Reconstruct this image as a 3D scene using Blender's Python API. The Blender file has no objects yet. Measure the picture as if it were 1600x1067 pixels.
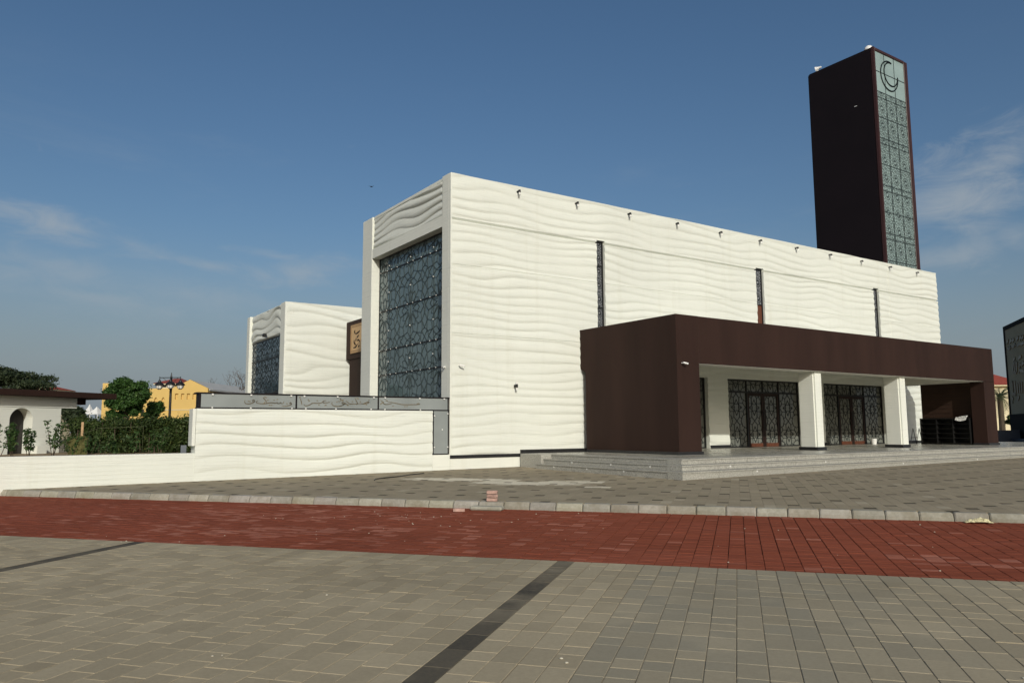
import bpy, bmesh, math, random
import numpy as np
from mathutils import Vector, Matrix
R = math.radians
random.seed(7); rng = np.random.default_rng(7)
sc = bpy.context.scene
C = sc.collection

# ------------------------------------------------------------------ camera
YAW = R(33.888); PITCH = R(6.547); ROLL = R(-0.29); FPX = 1192.77; EYE = 1.6
def axes():
    r0 = Vector((math.cos(YAW), -math.sin(YAW), 0)); f0 = Vector((math.sin(YAW), math.cos(YAW), 0)); z = Vector((0, 0, 1))
    f = f0*math.cos(PITCH)+z*math.sin(PITCH); u = -f0*math.sin(PITCH)+z*math.cos(PITCH)
    return r0*math.cos(ROLL)+u*math.sin(ROLL), -r0*math.sin(ROLL)+u*math.cos(ROLL), f
CR, CU, CF = axes()
cam = bpy.data.cameras.new('camera'); co = bpy.data.objects.new('camera', cam); C.objects.link(co)
m = Matrix.Identity(4)
for i in range(3):
    m[i][0] = CR[i]; m[i][1] = CU[i]; m[i][2] = -CF[i]
m[2][3] = EYE
co.matrix_world = m
cam.sensor_width = 36; cam.lens = FPX/1600*36; cam.clip_end = 2000; cam.clip_start = .1
sc.camera = co

# ------------------------------------------------------------------ light (sun behind the camera, low)
SUN = Vector((0.396, 1.0, -0.487)).normalized()          # travel direction
SUN_EL = math.asin(-SUN.z); SUN_ROT = math.atan2(-SUN.x, -SUN.y)
wd = bpy.data.worlds.new('World'); sc.world = wd; wd.use_nodes = True
wn = wd.node_tree; wn.nodes.clear()
def N(t, typ, **kw):
    n = t.nodes.new(typ)
    for k, v in kw.items():
        if k.startswith('i_'):
            key = k[2:]
            n.inputs[int(key) if key.isdigit() else key.replace('_', ' ')].default_value = v
        else: setattr(n, k, v)
    return n
def L(t, a, b): t.links.new(a, b)
sky = N(wn, 'ShaderNodeTexSky'); sky.sky_type = 'NISHITA'; sky.sun_disc = False
sky.sun_elevation = SUN_EL; sky.sun_rotation = SUN_ROT; sky.altitude = 0
sky.air_density = 1.0; sky.dust_density = 3.2; sky.ozone_density = 2.0
hs = N(wn, 'ShaderNodeHueSaturation', i_Saturation=1.18, i_Value=1.0, i_Hue=.499)
L(wn, sky.outputs[0], hs.inputs['Color'])
tc = N(wn, 'ShaderNodeTexCoord')
mp = N(wn, 'ShaderNodeMapping'); mp.inputs['Scale'].default_value = (2.0, 2.0, 7.5); mp.inputs['Location'].default_value = (3.1, 1.7, .4)
L(wn, tc.outputs['Generated'], mp.inputs[0])
nz = N(wn, 'ShaderNodeTexNoise', i_Scale=1.35, i_Detail=9.0, i_Roughness=.62, i_Distortion=.35)
L(wn, mp.outputs[0], nz.inputs['Vector'])
rp = N(wn, 'ShaderNodeMapRange'); rp.interpolation_type = 'SMOOTHSTEP'
rp.inputs[1].default_value = .50; rp.inputs[2].default_value = .76; rp.inputs[3].default_value = 0; rp.inputs[4].default_value = .16
L(wn, nz.outputs[0], rp.inputs[0])
sx = N(wn, 'ShaderNodeSeparateXYZ'); L(wn, tc.outputs['Generated'], sx.inputs[0])
lo_ = N(wn, 'ShaderNodeMapRange'); lo_.interpolation_type = 'SMOOTHSTEP'; lo_.inputs[1].default_value = .46; lo_.inputs[2].default_value = .22; lo_.inputs[3].default_value = 0; lo_.inputs[4].default_value = 1
L(wn, sx.outputs[2], lo_.inputs[0]); ml = N(wn, 'ShaderNodeMath', operation='MULTIPLY'); L(wn, rp.outputs[0], ml.inputs[0]); L(wn, lo_.outputs[0], ml.inputs[1])
# dust haze lying along the horizon all round
hz = N(wn, 'ShaderNodeMapRange'); hz.interpolation_type = 'SMOOTHSTEP'; hz.inputs[1].default_value = .26; hz.inputs[2].default_value = -.02; hz.inputs[3].default_value = 0; hz.inputs[4].default_value = .9
L(wn, sx.outputs[2], hz.inputs[0]); hzm = N(wn, 'ShaderNodeMix', data_type='RGBA'); hzm.inputs['B'].default_value = (2.95, 3.45, 3.9, 1)
L(wn, hz.outputs[0], hzm.inputs['Factor']); L(wn, hs.outputs[0], hzm.inputs['A'])
# a few soft clouds low over the horizon: left streaks and one behind the tower
def sky_dir(px, py):
    d = CF+CR*((px-800)/FPX)+CU*((533.5-py)/FPX); return d.normalized()
last = ml.outputs[0]
nz2 = N(wn, 'ShaderNodeTexNoise', i_Scale=13.0, i_Detail=10.0, i_Roughness=.64, i_Distortion=.7); mp2 = N(wn, 'ShaderNodeMapping'); mp2.inputs['Scale'].default_value = (1, 1, 2.6)
L(wn, tc.outputs['Generated'], mp2.inputs[0]); L(wn, mp2.outputs[0], nz2.inputs['Vector'])
for px, py, w_, h_, k_, tilt in ((90, 352, .105, .020, .62, -.16), (205, 382, .06, .014, .40, -.2), (110, 430, .12, .026, .34, -.1), (470, 425, .085, .022, .50, .1), (300, 460, .12, .025, .28, -.15), (1510, 300, .085, .052, .72, .35), (1580, 240, .06, .035, .7, .5), (1500, 395, .06, .022, .5, .1), (1590, 372, .03, .02, .45, 0), (430, 400, .05, .008, .4, -.1), (30, 330, .05, .012, .5, -.2), (330, 415, .05, .009, .4, -.15), (150, 465, .10, .02, .3, -.1)):
    c_ = sky_dir(px, py); az_ = math.atan2(c_.y, c_.x)
    q = N(wn, 'ShaderNodeMapping'); q.vector_type = 'TEXTURE'; q.inputs['Location'].default_value = c_
    q.inputs['Rotation'].default_value = (-tilt, -math.asin(c_.z)*0, az_); q.inputs['Scale'].default_value = (1.0, w_, h_)
    L(wn, tc.outputs['Generated'], q.inputs[0])
    ln_ = N(wn, 'ShaderNodeVectorMath', operation='LENGTH'); L(wn, q.outputs[0], ln_.inputs[0])
    fall = N(wn, 'ShaderNodeMapRange'); fall.inputs[1].default_value = 1.7; fall.inputs[2].default_value = .05; fall.inputs[3].default_value = 0; fall.inputs[4].default_value = .62; L(wn, ln_.outputs['Value'], fall.inputs[0])
    sm_ = N(wn, 'ShaderNodeMath', operation='ADD'); L(wn, fall.outputs[0], sm_.inputs[0]); L(wn, nz2.outputs[0], sm_.inputs[1])
    th_ = N(wn, 'ShaderNodeMapRange'); th_.interpolation_type = 'SMOOTHSTEP'; th_.inputs[1].default_value = .66; th_.inputs[2].default_value = 1.26; th_.inputs[3].default_value = 0; th_.inputs[4].default_value = k_*.95; L(wn, sm_.outputs[0], th_.inputs[0])
    mxm = N(wn, 'ShaderNodeMath', operation='MAXIMUM'); L(wn, last, mxm.inputs[0]); L(wn, th_.outputs[0], mxm.inputs[1]); last = mxm.outputs[0]
cl = N(wn, 'ShaderNodeMix', data_type='RGBA'); cl.inputs['B'].default_value = (4.3, 4.75, 5.1, 1)
L(wn, last, cl.inputs['Factor']); L(wn, hzm.outputs['Result'], cl.inputs['A'])
bg = N(wn, 'ShaderNodeBackground', i_Strength=.078); L(wn, cl.outputs['Result'], bg.inputs[0])
L(wn, bg.outputs[0], N(wn, 'ShaderNodeOutputWorld').inputs[0])
sl = bpy.data.lights.new('sun', 'SUN'); sl.energy = 2.45; sl.angle = R(.53); sl.color = (1, .975, .88)
so = bpy.data.objects.new('sun', sl); C.objects.link(so); so.rotation_euler = SUN.to_track_quat('-Z', 'Y').to_euler()
so.location = (-20, -40, 30)
sc.view_settings.view_transform = 'Standard'; sc.view_settings.look = 'None'; sc.view_settings.exposure = .11; sc.view_settings.gamma = 1
sc.view_settings.use_curve_mapping = False
sc.cycles.diffuse_bounces = 8; sc.cycles.max_bounces = 12

# ------------------------------------------------------------------ materials
def newmat(name, rough=.7, spec=.3, metal=0):
    m = bpy.data.materials.new(name); m.use_nodes = True; t = m.node_tree
    b = t.nodes['Principled BSDF']; b.inputs['Roughness'].default_value = rough
    b.inputs['Specular IOR Level'].default_value = spec; b.inputs['Metallic'].default_value = metal
    return m, t, b
def mixc(t, fac, a, b, mode='MIX'):
    n = N(t, 'ShaderNodeMix', data_type='RGBA', blend_type=mode)
    for s, v in (('Factor', fac), ('A', a), ('B', b)):
        if hasattr(v, 'is_linked'): L(t, v, n.inputs[s])
        elif s == 'Factor': n.inputs[s].default_value = v
        else: n.inputs[s].default_value = (*v, 1)
    return n.outputs['Result']
def noise(t, scale, detail=4, rough=.55, stretch=(1, 1, 1), coord='Object', dist=0):
    tcn = N(t, 'ShaderNodeTexCoord'); mpn = N(t, 'ShaderNodeMapping'); mpn.inputs['Scale'].default_value = stretch
    if coord == 'World':
        g = N(t, 'ShaderNodeNewGeometry'); L(t, g.outputs['Position'], mpn.inputs[0])
    else: L(t, tcn.outputs[coord], mpn.inputs[0])
    n = N(t, 'ShaderNodeTexNoise', i_Scale=scale, i_Detail=detail, i_Roughness=rough, i_Distortion=dist); L(t, mpn.outputs[0], n.inputs['Vector'])
    return n.outputs[0]
def ramp(t, v, lo, hi, a=0., b=1.):
    n = N(t, 'ShaderNodeMapRange'); n.inputs[1].default_value = lo; n.inputs[2].default_value = hi; n.inputs[3].default_value = a; n.inputs[4].default_value = b
    L(t, v, n.inputs[0]); return n.outputs[0]
def bump(t, b, h, strength, dist=.01):
    n = N(t, 'ShaderNodeBump', i_Strength=strength, i_Distance=dist); L(t, h, n.inputs['Height']); L(t, n.outputs[0], b.inputs['Normal']); return n
def mat(name, col, rough=.7, spec=.3, var=.12, vscale=3., bumps=None, metal=0, stretch=(1, 1, 1)):
    m, t, b = newmat(name, rough, spec, metal)
    n = noise(t, vscale, 5, .6, stretch, 'World')
    c = mixc(t, ramp(t, n, .3, .7), tuple(x*(1-var) for x in col), tuple(min(1, x*(1+var)) for x in col))
    L(t, c, b.inputs['Base Color'])
    if bumps: bump(t, b, noise(t, bumps[0], 4, .6, stretch, 'World'), bumps[1], bumps[2] if len(bumps) > 2 else .01)
    return m
def print_mat(name, col, strength=.5):
    # printed concrete: thin horizontal layer lines, faint run marks
    m, t, b = newmat(name, .82, .2)
    n1 = noise(t, .35, 4, .6, (1, 1, .6), 'World'); n2 = noise(t, 1.0, 3, .7, (.7, .7, 26), 'World'); n3 = noise(t, 9, 5, .6, (1, 1, .35), 'World')
    c = mixc(t, ramp(t, n1, .3, .7), tuple(x*.95 for x in col), tuple(x*1.02 for x in col))
    c = mixc(t, ramp(t, n2, .56, .80), c, tuple(x*.80 for x in col))
    c = mixc(t, ramp(t, n3, .62, .85, 0, .5), c, tuple(x*.86 for x in col))
    n4 = noise(t, 1.0, 5, .65, (2.2, 2.2, .10), 'World'); c = mixc(t, ramp(t, n4, .56, .78, 0, .45), c, (col[0]*.84, col[1]*.82, col[2]*.76))
    L(t, c, b.inputs['Base Color'])
    ad = N(t, 'ShaderNodeMath', operation='MULTIPLY_ADD'); L(t, n2, ad.inputs[0]); ad.inputs[1].default_value = 1.0
    sc3 = N(t, 'ShaderNodeMath', operation='MULTIPLY'); L(t, n3, sc3.inputs[0]); sc3.inputs[1].default_value = .25; L(t, sc3.outputs[0], ad.inputs[2])
    bump(t, b, ad.outputs[0], strength, .03)
    return m
def tint_mat(name, cols, rough=.8, spec=.25, src='attr', grain=30, gstr=.3, bstr=.25, dirt=None):
    # base colours blended by a per-piece value: attribute 'tint' on joined pieces, object colour on single ones
    m, t, b = newmat(name, rough, spec)
    if src == 'attr':
        a = N(t, 'ShaderNodeAttribute', attribute_name='tint'); v = a.outputs['Color']
    else:
        a = N(t, 'ShaderNodeObjectInfo'); v = a.outputs['Color']
    sp = N(t, 'ShaderNodeSeparateColor'); L(t, v, sp.inputs[0])
    c = mixc(t, sp.outputs[0], cols[0], cols[1])
    c = mixc(t, sp.outputs[1], c, cols[2])
    c = mixc(t, sp.outputs[2], c, cols[3])
    g = noise(t, grain, 5, .65, (1, 1, 1), 'World')
    c = mixc(t, ramp(t, g, .25, .75, gstr, 0), c, tuple(x*.62 for x in cols[0]))
    st_ = noise(t, .32, 6, .7, (1, 1, 1), 'World'); c = mixc(t, ramp(t, st_, .52, .70, 0, .38), c, tuple(x*.62 for x in cols[0]))
    big = noise(t, .8, 5, .65, (1, 1, 1), 'World')
    c = mixc(t, ramp(t, big, .52, .75, 0, .35), c, dirt or tuple(min(1, x*1.25) for x in cols[1]))
    L(t, c, b.inputs['Base Color'])
    bump(t, b, g, bstr, .004)
    return m
def leaf_mat(name, c0, c1, c2):
    m, t, b = newmat(name, .55, .3)
    a = N(t, 'ShaderNodeAttribute', attribute_name='tint'); sp = N(t, 'ShaderNodeSeparateColor'); L(t, a.outputs['Color'], sp.inputs[0])
    c = mixc(t, sp.outputs[0], c0, c1); c = mixc(t, sp.outputs[1], c, c2)
    L(t, c, b.inputs['Base Color'])
    tr = N(t, 'ShaderNodeBsdfTranslucent'); L(t, c, tr.inputs[0])
    mx = N(t, 'ShaderNodeMixShader', i_0=.25); L(t, b.outputs[0], mx.inputs[1]); L(t, tr.outputs[0], mx.inputs[2])
    L(t, mx.outputs[0], t.nodes['Material Output'].inputs[0])
    return m
def glass_mat(name, col, rough=.06, ior=1.5, see=0., wob=.0, spec=.5):
    m, t, b = newmat(name, rough, spec); b.inputs['IOR'].default_value = ior
    n = noise(t, .7, 3, .5, (1, 1, 1), 'World')
    L(t, mixc(t, ramp(t, n, .3, .7), tuple(x*.85 for x in col), tuple(x*1.15 for x in col)), b.inputs['Base Color'])
    if wob: bump(t, b, noise(t, .9, 2, .5, (1, 1, 1), 'World'), wob, .02)
    if see:
        tr = N(t, 'ShaderNodeBsdfTransparent'); mx = N(t, 'ShaderNodeMixShader', i_0=see); L(t, b.outputs[0], mx.inputs[1]); L(t, tr.outputs[0], mx.inputs[2])
        L(t, mx.outputs[0], t.nodes['Material Output'].inputs[0])
    return m
def granite_mat(name, col, rough=.5):
    m, t, b = newmat(name, rough, .4)
    v = noise(t, 30, 4, .8, (1, 1, 1), 'World'); w = noise(t, 1.4, 4, .6, (1, 1, 1), 'World')
    c = mixc(t, ramp(t, v, .36, .62), tuple(x*.45 for x in col), tuple(min(.8, x*1.25) for x in col))
    c = mixc(t, ramp(t, w, .35, .7, .35, 0), c, tuple(x*.75 for x in col))
    o = N(t, 'ShaderNodeObjectInfo'); c = mixc(t, .25, c, o.outputs['Color'], 'MULTIPLY')
    L(t, c, b.inputs['Base Color']); bump(t, b, v, .25, .004); return m
def kerb_mat(name):
    m, t, b = newmat(name, .9, .15)
    v = noise(t, 14, 5, .7, (1, 1, 1), 'World'); w = noise(t, 2.6, 5, .65, (1, 1, 1), 'World'); f = noise(t, 90, 3, .6, (1, 1, 1), 'World')
    c = mixc(t, ramp(t, v, .3, .7), (.28, .27, .225), (.39, .38, .33)); c = mixc(t, ramp(t, w, .5, .68, 0, .75), c, (.24, .22, .165)); c = mixc(t, ramp(t, w, .3, .42, .5, 0), c, (.50, .49, .44))
    o = N(t, 'ShaderNodeObjectInfo'); c = mixc(t, .8, c, o.outputs['Color'], 'MULTIPLY')
    L(t, c, b.inputs['Base Color']); bump(t, b, v, .35, .008); return m
def floor_mat(name):
    m, t, b = newmat(name, .22, .5)
    o = N(t, 'ShaderNodeObjectInfo'); v = noise(t, 40, 3, .7, (1, 1, 1), 'World'); w = noise(t, .9, 4, .6, (1, 1, 1), 'World')
    c = mixc(t, ramp(t, v, .35, .65), (.30, .29, .25), (.50, .485, .42)); c = mixc(t, .6, c, o.outputs['Color'], 'MULTIPLY')
    L(t, c, b.inputs['Base Color']); L(t, ramp(t, w, .3, .7, .15, .38), b.inputs['Roughness']); return m

M = {}
M['white'] = print_mat('printed_white_concrete', (.70, .72, .655), .5)
M['white_fine'] = print_mat('printed_white_concrete_fine', (.74, .755, .685), .36)
M['soffit'] = mat('white_soffit_paint', (.80, .79, .72), .7, .2, .05, .8)
M['brown'] = mat('dark_brown_plaster', (.031, .0155, .0116), .7, .18, .18, .5, (60, .2, .006), 0, (2.2, 2.2, .35))
M['brown_dark'] = mat('deep_brown_cladding', (.0075, .0042, .0052), .6, .2, .15, .4, (40, .12, .006))
M['brown_frame'] = mat('red_brown_frame', (.045, .018, .017), .5, .35, .12, .8)
M['black'] = mat('black_metal', (.012, .012, .012), .45, .4, .1, 2)
M['blackstone'] = mat('black_stone_skirting', (.02, .02, .021), .35, .4, .2, 6)
M['line_soft'] = mat('grey_lattice_line', (.046, .062, .064), .5, .3, .05, 2)
M['line'] = mat('dark_lattice_line', (.010, .014, .015), .5, .3, .05, 2)
M['glass_front'] = glass_mat('dark_blue_green_glass', (.125, .172, .178), .05, 1.5, 0, .25, .6)
M['glass_far'] = glass_mat('dark_blue_glass', (.07, .105, .13), .05, 1.5, 0, .3, .6)
M['glass_door'] = glass_mat('smoked_door_glass', (.165, .172, .152), .10, 1.5, 0, .12, .5)
M['glass_tower'] = glass_mat('pale_green_frosted_glass', (.265, .35, .34), .30, 1.5, 0, .1, .4)
M['glass_slit'] = glass_mat('grey_slit_glass', (.24, .25, .27), .2, 1.5, 0, .1, .5)
M['glass_sign'] = glass_mat('grey_tinted_sign_glass', (.27, .295, .29), .12, 1.5, .08, .05, .5)
M['wood'] = mat('red_brown_door_wood', (.11, .04, .022), .5, .3, .25, 6, (30, .2, .003), 0, (4, 4, .6))
M['door_shaded'] = mat('shaded_door_wood', (.022, .011, .008), .5, .3, .2, 6)  # door wood in its shaded tone, shade put into the colour
M['clad'] = mat('brown_board_cladding', (.040, .021, .014), .6, .3, .25, 2, None, 0, (.5, .5, 14))
M['gold'] = mat('bronze_lettering', (.17, .125, .06), .4, .5, .2, 8)
M['panel_gold'] = mat('tan_calligraphy_board', (.50, .33, .17), .6, .3, .1, 3)
M['panel_edge'] = mat('brown_board_rim', (.30, .18, .085), .6, .3, .1, 3)
M['ink'] = mat('dark_calligraphy_ink', (.02, .012, .01), .6, .3, .1, 3)
M['steel'] = mat('polished_steel_button', (.75, .75, .72), .3, .5, .05, 4)
M['whiteplastic'] = mat('white_plastic', (.78, .78, .76), .4, .4, .03, 4)
M['granite'] = granite_mat('speckled_grey_granite', (.41, .40, .355))
M['floor'] = floor_mat('polished_granite_floor')
M['kerb'] = kerb_mat('weathered_concrete_kerb')
M['yellow'] = mat('yellow_ochre_render', (.62, .43, .15), .85, .15, .06, .3, (8, .1, .02))
M['cream'] = mat('cream_render', (.70, .62, .42), .85, .15, .06, .3)
M['tile'] = mat('red_roof_tile', (.30, .065, .045), .8, .2, .25, 3, (3, .6, .08), 0, (6, 6, .5))
M['grey_roof'] = mat('pale_grey_sheet_roof', (.42, .42, .40), .6, .3, .1, 1)
M['grey_wall'] = mat('blue_grey_wall', (.13, .145, .165), .8, .2, .1, 1)
M['niche'] = mat('dark_niche_interior', (.035, .032, .028), .7, .3, .2, 1.5)  # shade of the gatehouse interior put into the base colour
M['bark'] = mat('brown_bark', (.09, .07, .05), .9, .1, .3, 9, (25, .6, .02))
M['stake'] = mat('raw_timber_stake', (.45, .30, .17), .85, .2, .2, 6)
M['tarp'] = mat('olive_shade_net', (.10, .095, .035), .9, .1, .3, 4, (60, .5, .01))
M['rope'] = mat('pale_green_rope', (.09, .10, .055), .9, .1, .1, 4)
M['soil'] = mat('sandy_soil', (.26, .20, .13), .95, .05, .25, 1.2, (20, .6, .02))
M['cloth'] = mat('white_cloth', (.72, .72, .70), .9, .1, .06, 4)
M['rag'] = mat('yellow_white_rag', (.55, .51, .32), .9, .1, .5, 22)
M['beige'] = mat('beige_sign_board', (.38, .335, .22), .7, .15, .12, .6)
M['pylon'] = mat('near_black_metal_case', (.005, .005, .006), .7, .05, .1, 1)
M['lamp_glass'] = mat('white_lamp_glass', (.75, .74, .70), .25, .5, .02, 3)
M['leaf_hedge'] = leaf_mat('hedge_leaf', (.022, .042, .010), (.055, .085, .020), (.12, .14, .04))
M['leaf_tree'] = leaf_mat('tree_leaf', (.022, .058, .012), (.052, .118, .024), (.10, .17, .045))
M['leaf_dark'] = leaf_mat('dark_tree_leaf', (.022, .036, .016), (.045, .062, .026), (.07, .085, .04))
M['leaf_young'] = leaf_mat('young_plant_leaf', (.025, .06, .015), (.06, .11, .03), (.12, .16, .05))
M['palm_leaf'] = leaf_mat('palm_leaf', (.035, .055, .022), (.07, .095, .035), (.11, .12, .05))
GREY = ((.315, .265, .176), (.45, .382, .258), (.275, .258, .20), (.028, .028, .028))
RED = ((.205, .056, .030), (.31, .088, .050), (.44, .19, .135), (.12, .032, .02))
PLAZA = ((.285, .242, .166), (.36, .31, .218), (.78, .72, .57), (.040, .035, .026))
for k, c in (('grey', GREY), ('red', RED), ('plaza', PLAZA)):
    for s in ('attr', 'obj'):
        M[k+'_'+s] = tint_mat(k+'_paver_'+s, c, (.88 if k != 'red' else .88), (.14 if k != 'red' else .06), s, 34, .35, .3, dirt=(.30, .10, .065) if k == 'red' else None)
M['sand'] = mat('sand_joint_bedding', (.235, .202, .142), .95, .1, .2, 2, (40, .4, .01))
M['redsand'] = mat('dark_red_joint', (.085, .024, .015), .95, .1, .2, 2)
M['litter'] = mat('pale_litter', (.55, .52, .42), .9, .1, .2, 6)

# ------------------------------------------------------------------ mesh helpers
class MB:
    def __init__(s): s.v = []; s.f = []; s.t = []
    def quad(s, a, b, c, d, tint=None):
        n = len(s.v); s.v += [tuple(a), tuple(b), tuple(c), tuple(d)]; s.f.append((n, n+1, n+2, n+3)); s.t.append(tint)
    def box(s, x0, x1, y0, y1, z0, z1, bev=0):
        n = len(s.v)
        if bev:
            b = min(bev, (x1-x0)*.3, (y1-y0)*.3, (z1-z0)*.3)
            bm = bmesh.new(); bmesh.ops.create_cube(bm, size=1)
            for v in bm.verts: v.co = ((x0+x1)/2+v.co.x*(x1-x0), (y0+y1)/2+v.co.y*(y1-y0), (z0+z1)/2+v.co.z*(z1-z0))
            bmesh.ops.bevel(bm, geom=bm.edges[:], offset=b, segments=1, affect='EDGES')
            s.addbm(bm); return s
        s.v += [(x0, y0, z0), (x1, y0, z0), (x1, y1, z0), (x0, y1, z0), (x0, y0, z1), (x1, y0, z1), (x1, y1, z1), (x0, y1, z1)]
        for f in ((0, 3, 2, 1), (4, 5, 6, 7), (0, 1, 5, 4), (1, 2, 6, 5), (2, 3, 7, 6), (3, 0, 4, 7)): s.f.append(tuple(n+i for i in f)); s.t.append(None)
        return s
    def addbm(s, bm):
        n = len(s.v); bm.verts.index_update()
        s.v += [tuple(v.co) for v in bm.verts]
        for f in bm.faces: s.f.append(tuple(n+v.index for v in f.verts)); s.t.append(None)
        bm.free(); return s
    def tube(s, pts, rad, seg=6, cap=True):
        pts = [Vector(p) for p in pts]; n0 = len(s.v)
        if not hasattr(rad, '__len__'): rad = [rad]*len(pts)
        up = Vector((.3, .2, 1)).normalized()
        for i, p in enumerate(pts):
            d = (pts[min(i+1, len(pts)-1)]-pts[max(i-1, 0)]).normalized()
            a = d.cross(up)
            if a.length < 1e-3: a = d.cross(Vector((1, 0, 0)))
            a.normalize(); b = d.cross(a)
            for k in range(seg):
                an = 2*math.pi*k/seg; s.v.append(tuple(p+a*math.cos(an)*rad[i]+b*math.sin(an)*rad[i]))
        for i in range(len(pts)-1):
            for k in range(seg):
                q = n0+i*seg; s.f.append((q+k, q+(k+1) % seg, q+seg+(k+1) % seg, q+seg+k)); s.t.append(None)
        if cap:
            s.f.append(tuple(n0+k for k in range(seg))[::-1]); s.t.append(None)
            e = n0+(len(pts)-1)*seg; s.f.append(tuple(e+k for k in range(seg))); s.t.append(None)
        return s
    def lathe(s, c, prof, seg=12):
        n0 = len(s.v)
        for r, z in prof:
            for k in range(seg):
                an = 2*math.pi*k/seg; s.v.append((c[0]+r*math.cos(an), c[1]+r*math.sin(an), c[2]+z))
        for i in range(len(prof)-1):
            for k in range(seg):
                q = n0+i*seg; s.f.append((q+k, q+(k+1) % seg, q+seg+(k+1) % seg, q+seg+k)); s.t.append(None)
        s.f.append(tuple(n0+k for k in range(seg))[::-1]); s.t.append(None)
        e = n0+(len(prof)-1)*seg; s.f.append(tuple(e+k for k in range(seg))); s.t.append(None)
        return s
    def prism(s, poly, ext):
        # poly: list of 3d points, ext: extrusion vector
        n = len(s.v); k = len(poly); e = Vector(ext)
        s.v += [tuple(p) for p in poly]+[tuple(Vector(p)+e) for p in poly]
        s.f.append(tuple(range(n, n+k))); s.t.append(None); s.f.append(tuple(range(n+2*k-1, n+k-1, -1))); s.t.append(None)
        for i in range(k):
            j = (i+1) % k; s.f.append((n+j, n+i, n+k+i, n+k+j)); s.t.append(None)
        return s
    def ribbon(s, a, b, w, O, U, V, Nn, lift=0, th=.012):
        # a,b 2d points in plane (U,V); thin bar standing th proud of the plane along Nn
        a = Vector(a); b = Vector(b); d = b-a
        if d.length < 1e-5: return
        d.normalize(); p = Vector((-d.y, d.x))*w/2; n = len(s.v)
        a2 = a-d*w*.3; b2 = b+d*w*.3
        for h in (lift, lift+th):
            for q in (a2-p, b2-p, b2+p, a2+p): s.v.append(tuple(O+U*q.x+V*q.y+Nn*h))
        for f in ((4, 5, 6, 7), (0, 1, 5, 4), (1, 2, 6, 5), (2, 3, 7, 6), (3, 0, 4, 7)): s.f.append(tuple(n+i for i in f)); s.t.append(None)
    def build(s, name, mat, parent=None, smooth=False, fix=True, tinted=False):
        me = bpy.data.meshes.new(name); me.from_pydata(s.v, [], s.f)
        if fix and not tinted:
            bm = bmesh.new(); bm.from_mesh(me); bmesh.ops.recalc_face_normals(bm, faces=bm.faces); bm.to_mesh(me); bm.free()
        if tinted:
            at = me.color_attributes.new('tint', 'FLOAT_COLOR', 'CORNER')
            buf = np.repeat(np.array(s.t, dtype=np.float32), [len(f) for f in s.f], axis=0)
            at.data.foreach_set('color', buf.ravel())
        me.materials.append(M[mat]); o = bpy.data.objects.new(name, me); C.objects.link(o)
        if smooth: me.polygons.foreach_set('use_smooth', [True]*len(me.polygons))
        if parent: o.parent = parent
        return o
def tag(o, label=None, cat=None, group=None, kind=None):
    if label: o['label'] = label
    if cat: o['category'] = cat
    if group: o['group'] = group
    if kind: o['kind'] = kind
    return o
def empty(name, label=None, cat=None, group=None, kind=None, loc=(0, 0, 0)):
    o = bpy.data.objects.new(name, None); C.objects.link(o); o.location = loc; o.empty_display_size = .2
    return tag(o, label, cat, group, kind)
def part(name, mt, parent, *boxes, bev=0, **kw):
    b = MB()
    for x in boxes: b.box(*x, bev=bev)
    return b.build(name, mt, parent, **kw)
def dirXY(az):
    az = R(az); return Vector((math.sin(az)*math.cos(YAW)+math.cos(az)*math.sin(YAW), -math.sin(az)*math.sin(YAW)+math.cos(az)*math.cos(YAW), 0))
def proj(P):
    d = Vector(P)-Vector((0, 0, EYE)); z = d.dot(CF)
    return (800+FPX*d.dot(CR)/z, 533.5-FPX*d.dot(CU)/z, z) if z > .2 else (-9e9, 0, z)

# parts built in world coordinates under an Empty that stands elsewhere
_build = MB.build
def _b(s, name, mat, parent=None, **kw):
    o = _build(s, name, mat, parent, **kw)
    if parent and parent.type == 'EMPTY': o.matrix_parent_inverse = Matrix.Translation(-parent.location)
    return o
MB.build = _b

# ------------------------------------------------------------------ ground, in the frame of the road
KX, KY, ROADAZ, KH = .005855, .006229, 16.345, .13
LD = dirXY(ROADAZ+90); ND = dirXY(ROADAZ)
def gr(x, y): return KX*x+KY*y
L3 = Vector((LD.x, LD.y, gr(LD.x, LD.y))); N3 = Vector((ND.x, ND.y, gr(ND.x, ND.y))); Z3 = L3.cross(N3).normalized()
def rd(s, n, z=0): 
    p = L3*s+N3*n; return Vector((p.x, p.y, p.z+z))
def sheet(name, s0, s1, n0, n1, z, mt, parent=None):
    b = MB(); b.quad(rd(s0, n0, z), rd(s1, n0, z), rd(s1, n1, z), rd(s0, n1, z)); return b.build(name, mt, parent)
def ground():
    b = MB(); g = [-900, -400, -200, -120, -80, -60, -40, -20, 0, 20, 40, 60, 80, 120, 200, 400, 900]
    def z(x, y):
        r = math.hypot(x, y); k = 1 if r < 60 else 60/r
        return gr(x*k, y*k)-.06
    for i in range(len(g)-1):
        for j in range(len(g)-1):
            c = [(g[i], g[j]), (g[i+1], g[j]), (g[i+1], g[j+1]), (g[i], g[j+1])]
            b.quad(*[(x, y, z(x, y)) for x, y in c])
    return tag(b.build('ground', 'soil'), kind='structure')
ground()
XC, YC, ZT, XR, YL = 12.01, 21.484, 10.07, 42.77, 28.80
ZF = .789                                                # floor of the entrance platform
PXL, PXR, PYF, PZT, PZS = 17.39, 37.86, 16.734, 5.154, 3.637
SXL, SYF = 14.42, 13.78
KERB_N, RED_N = 13.85, 8.90

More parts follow.
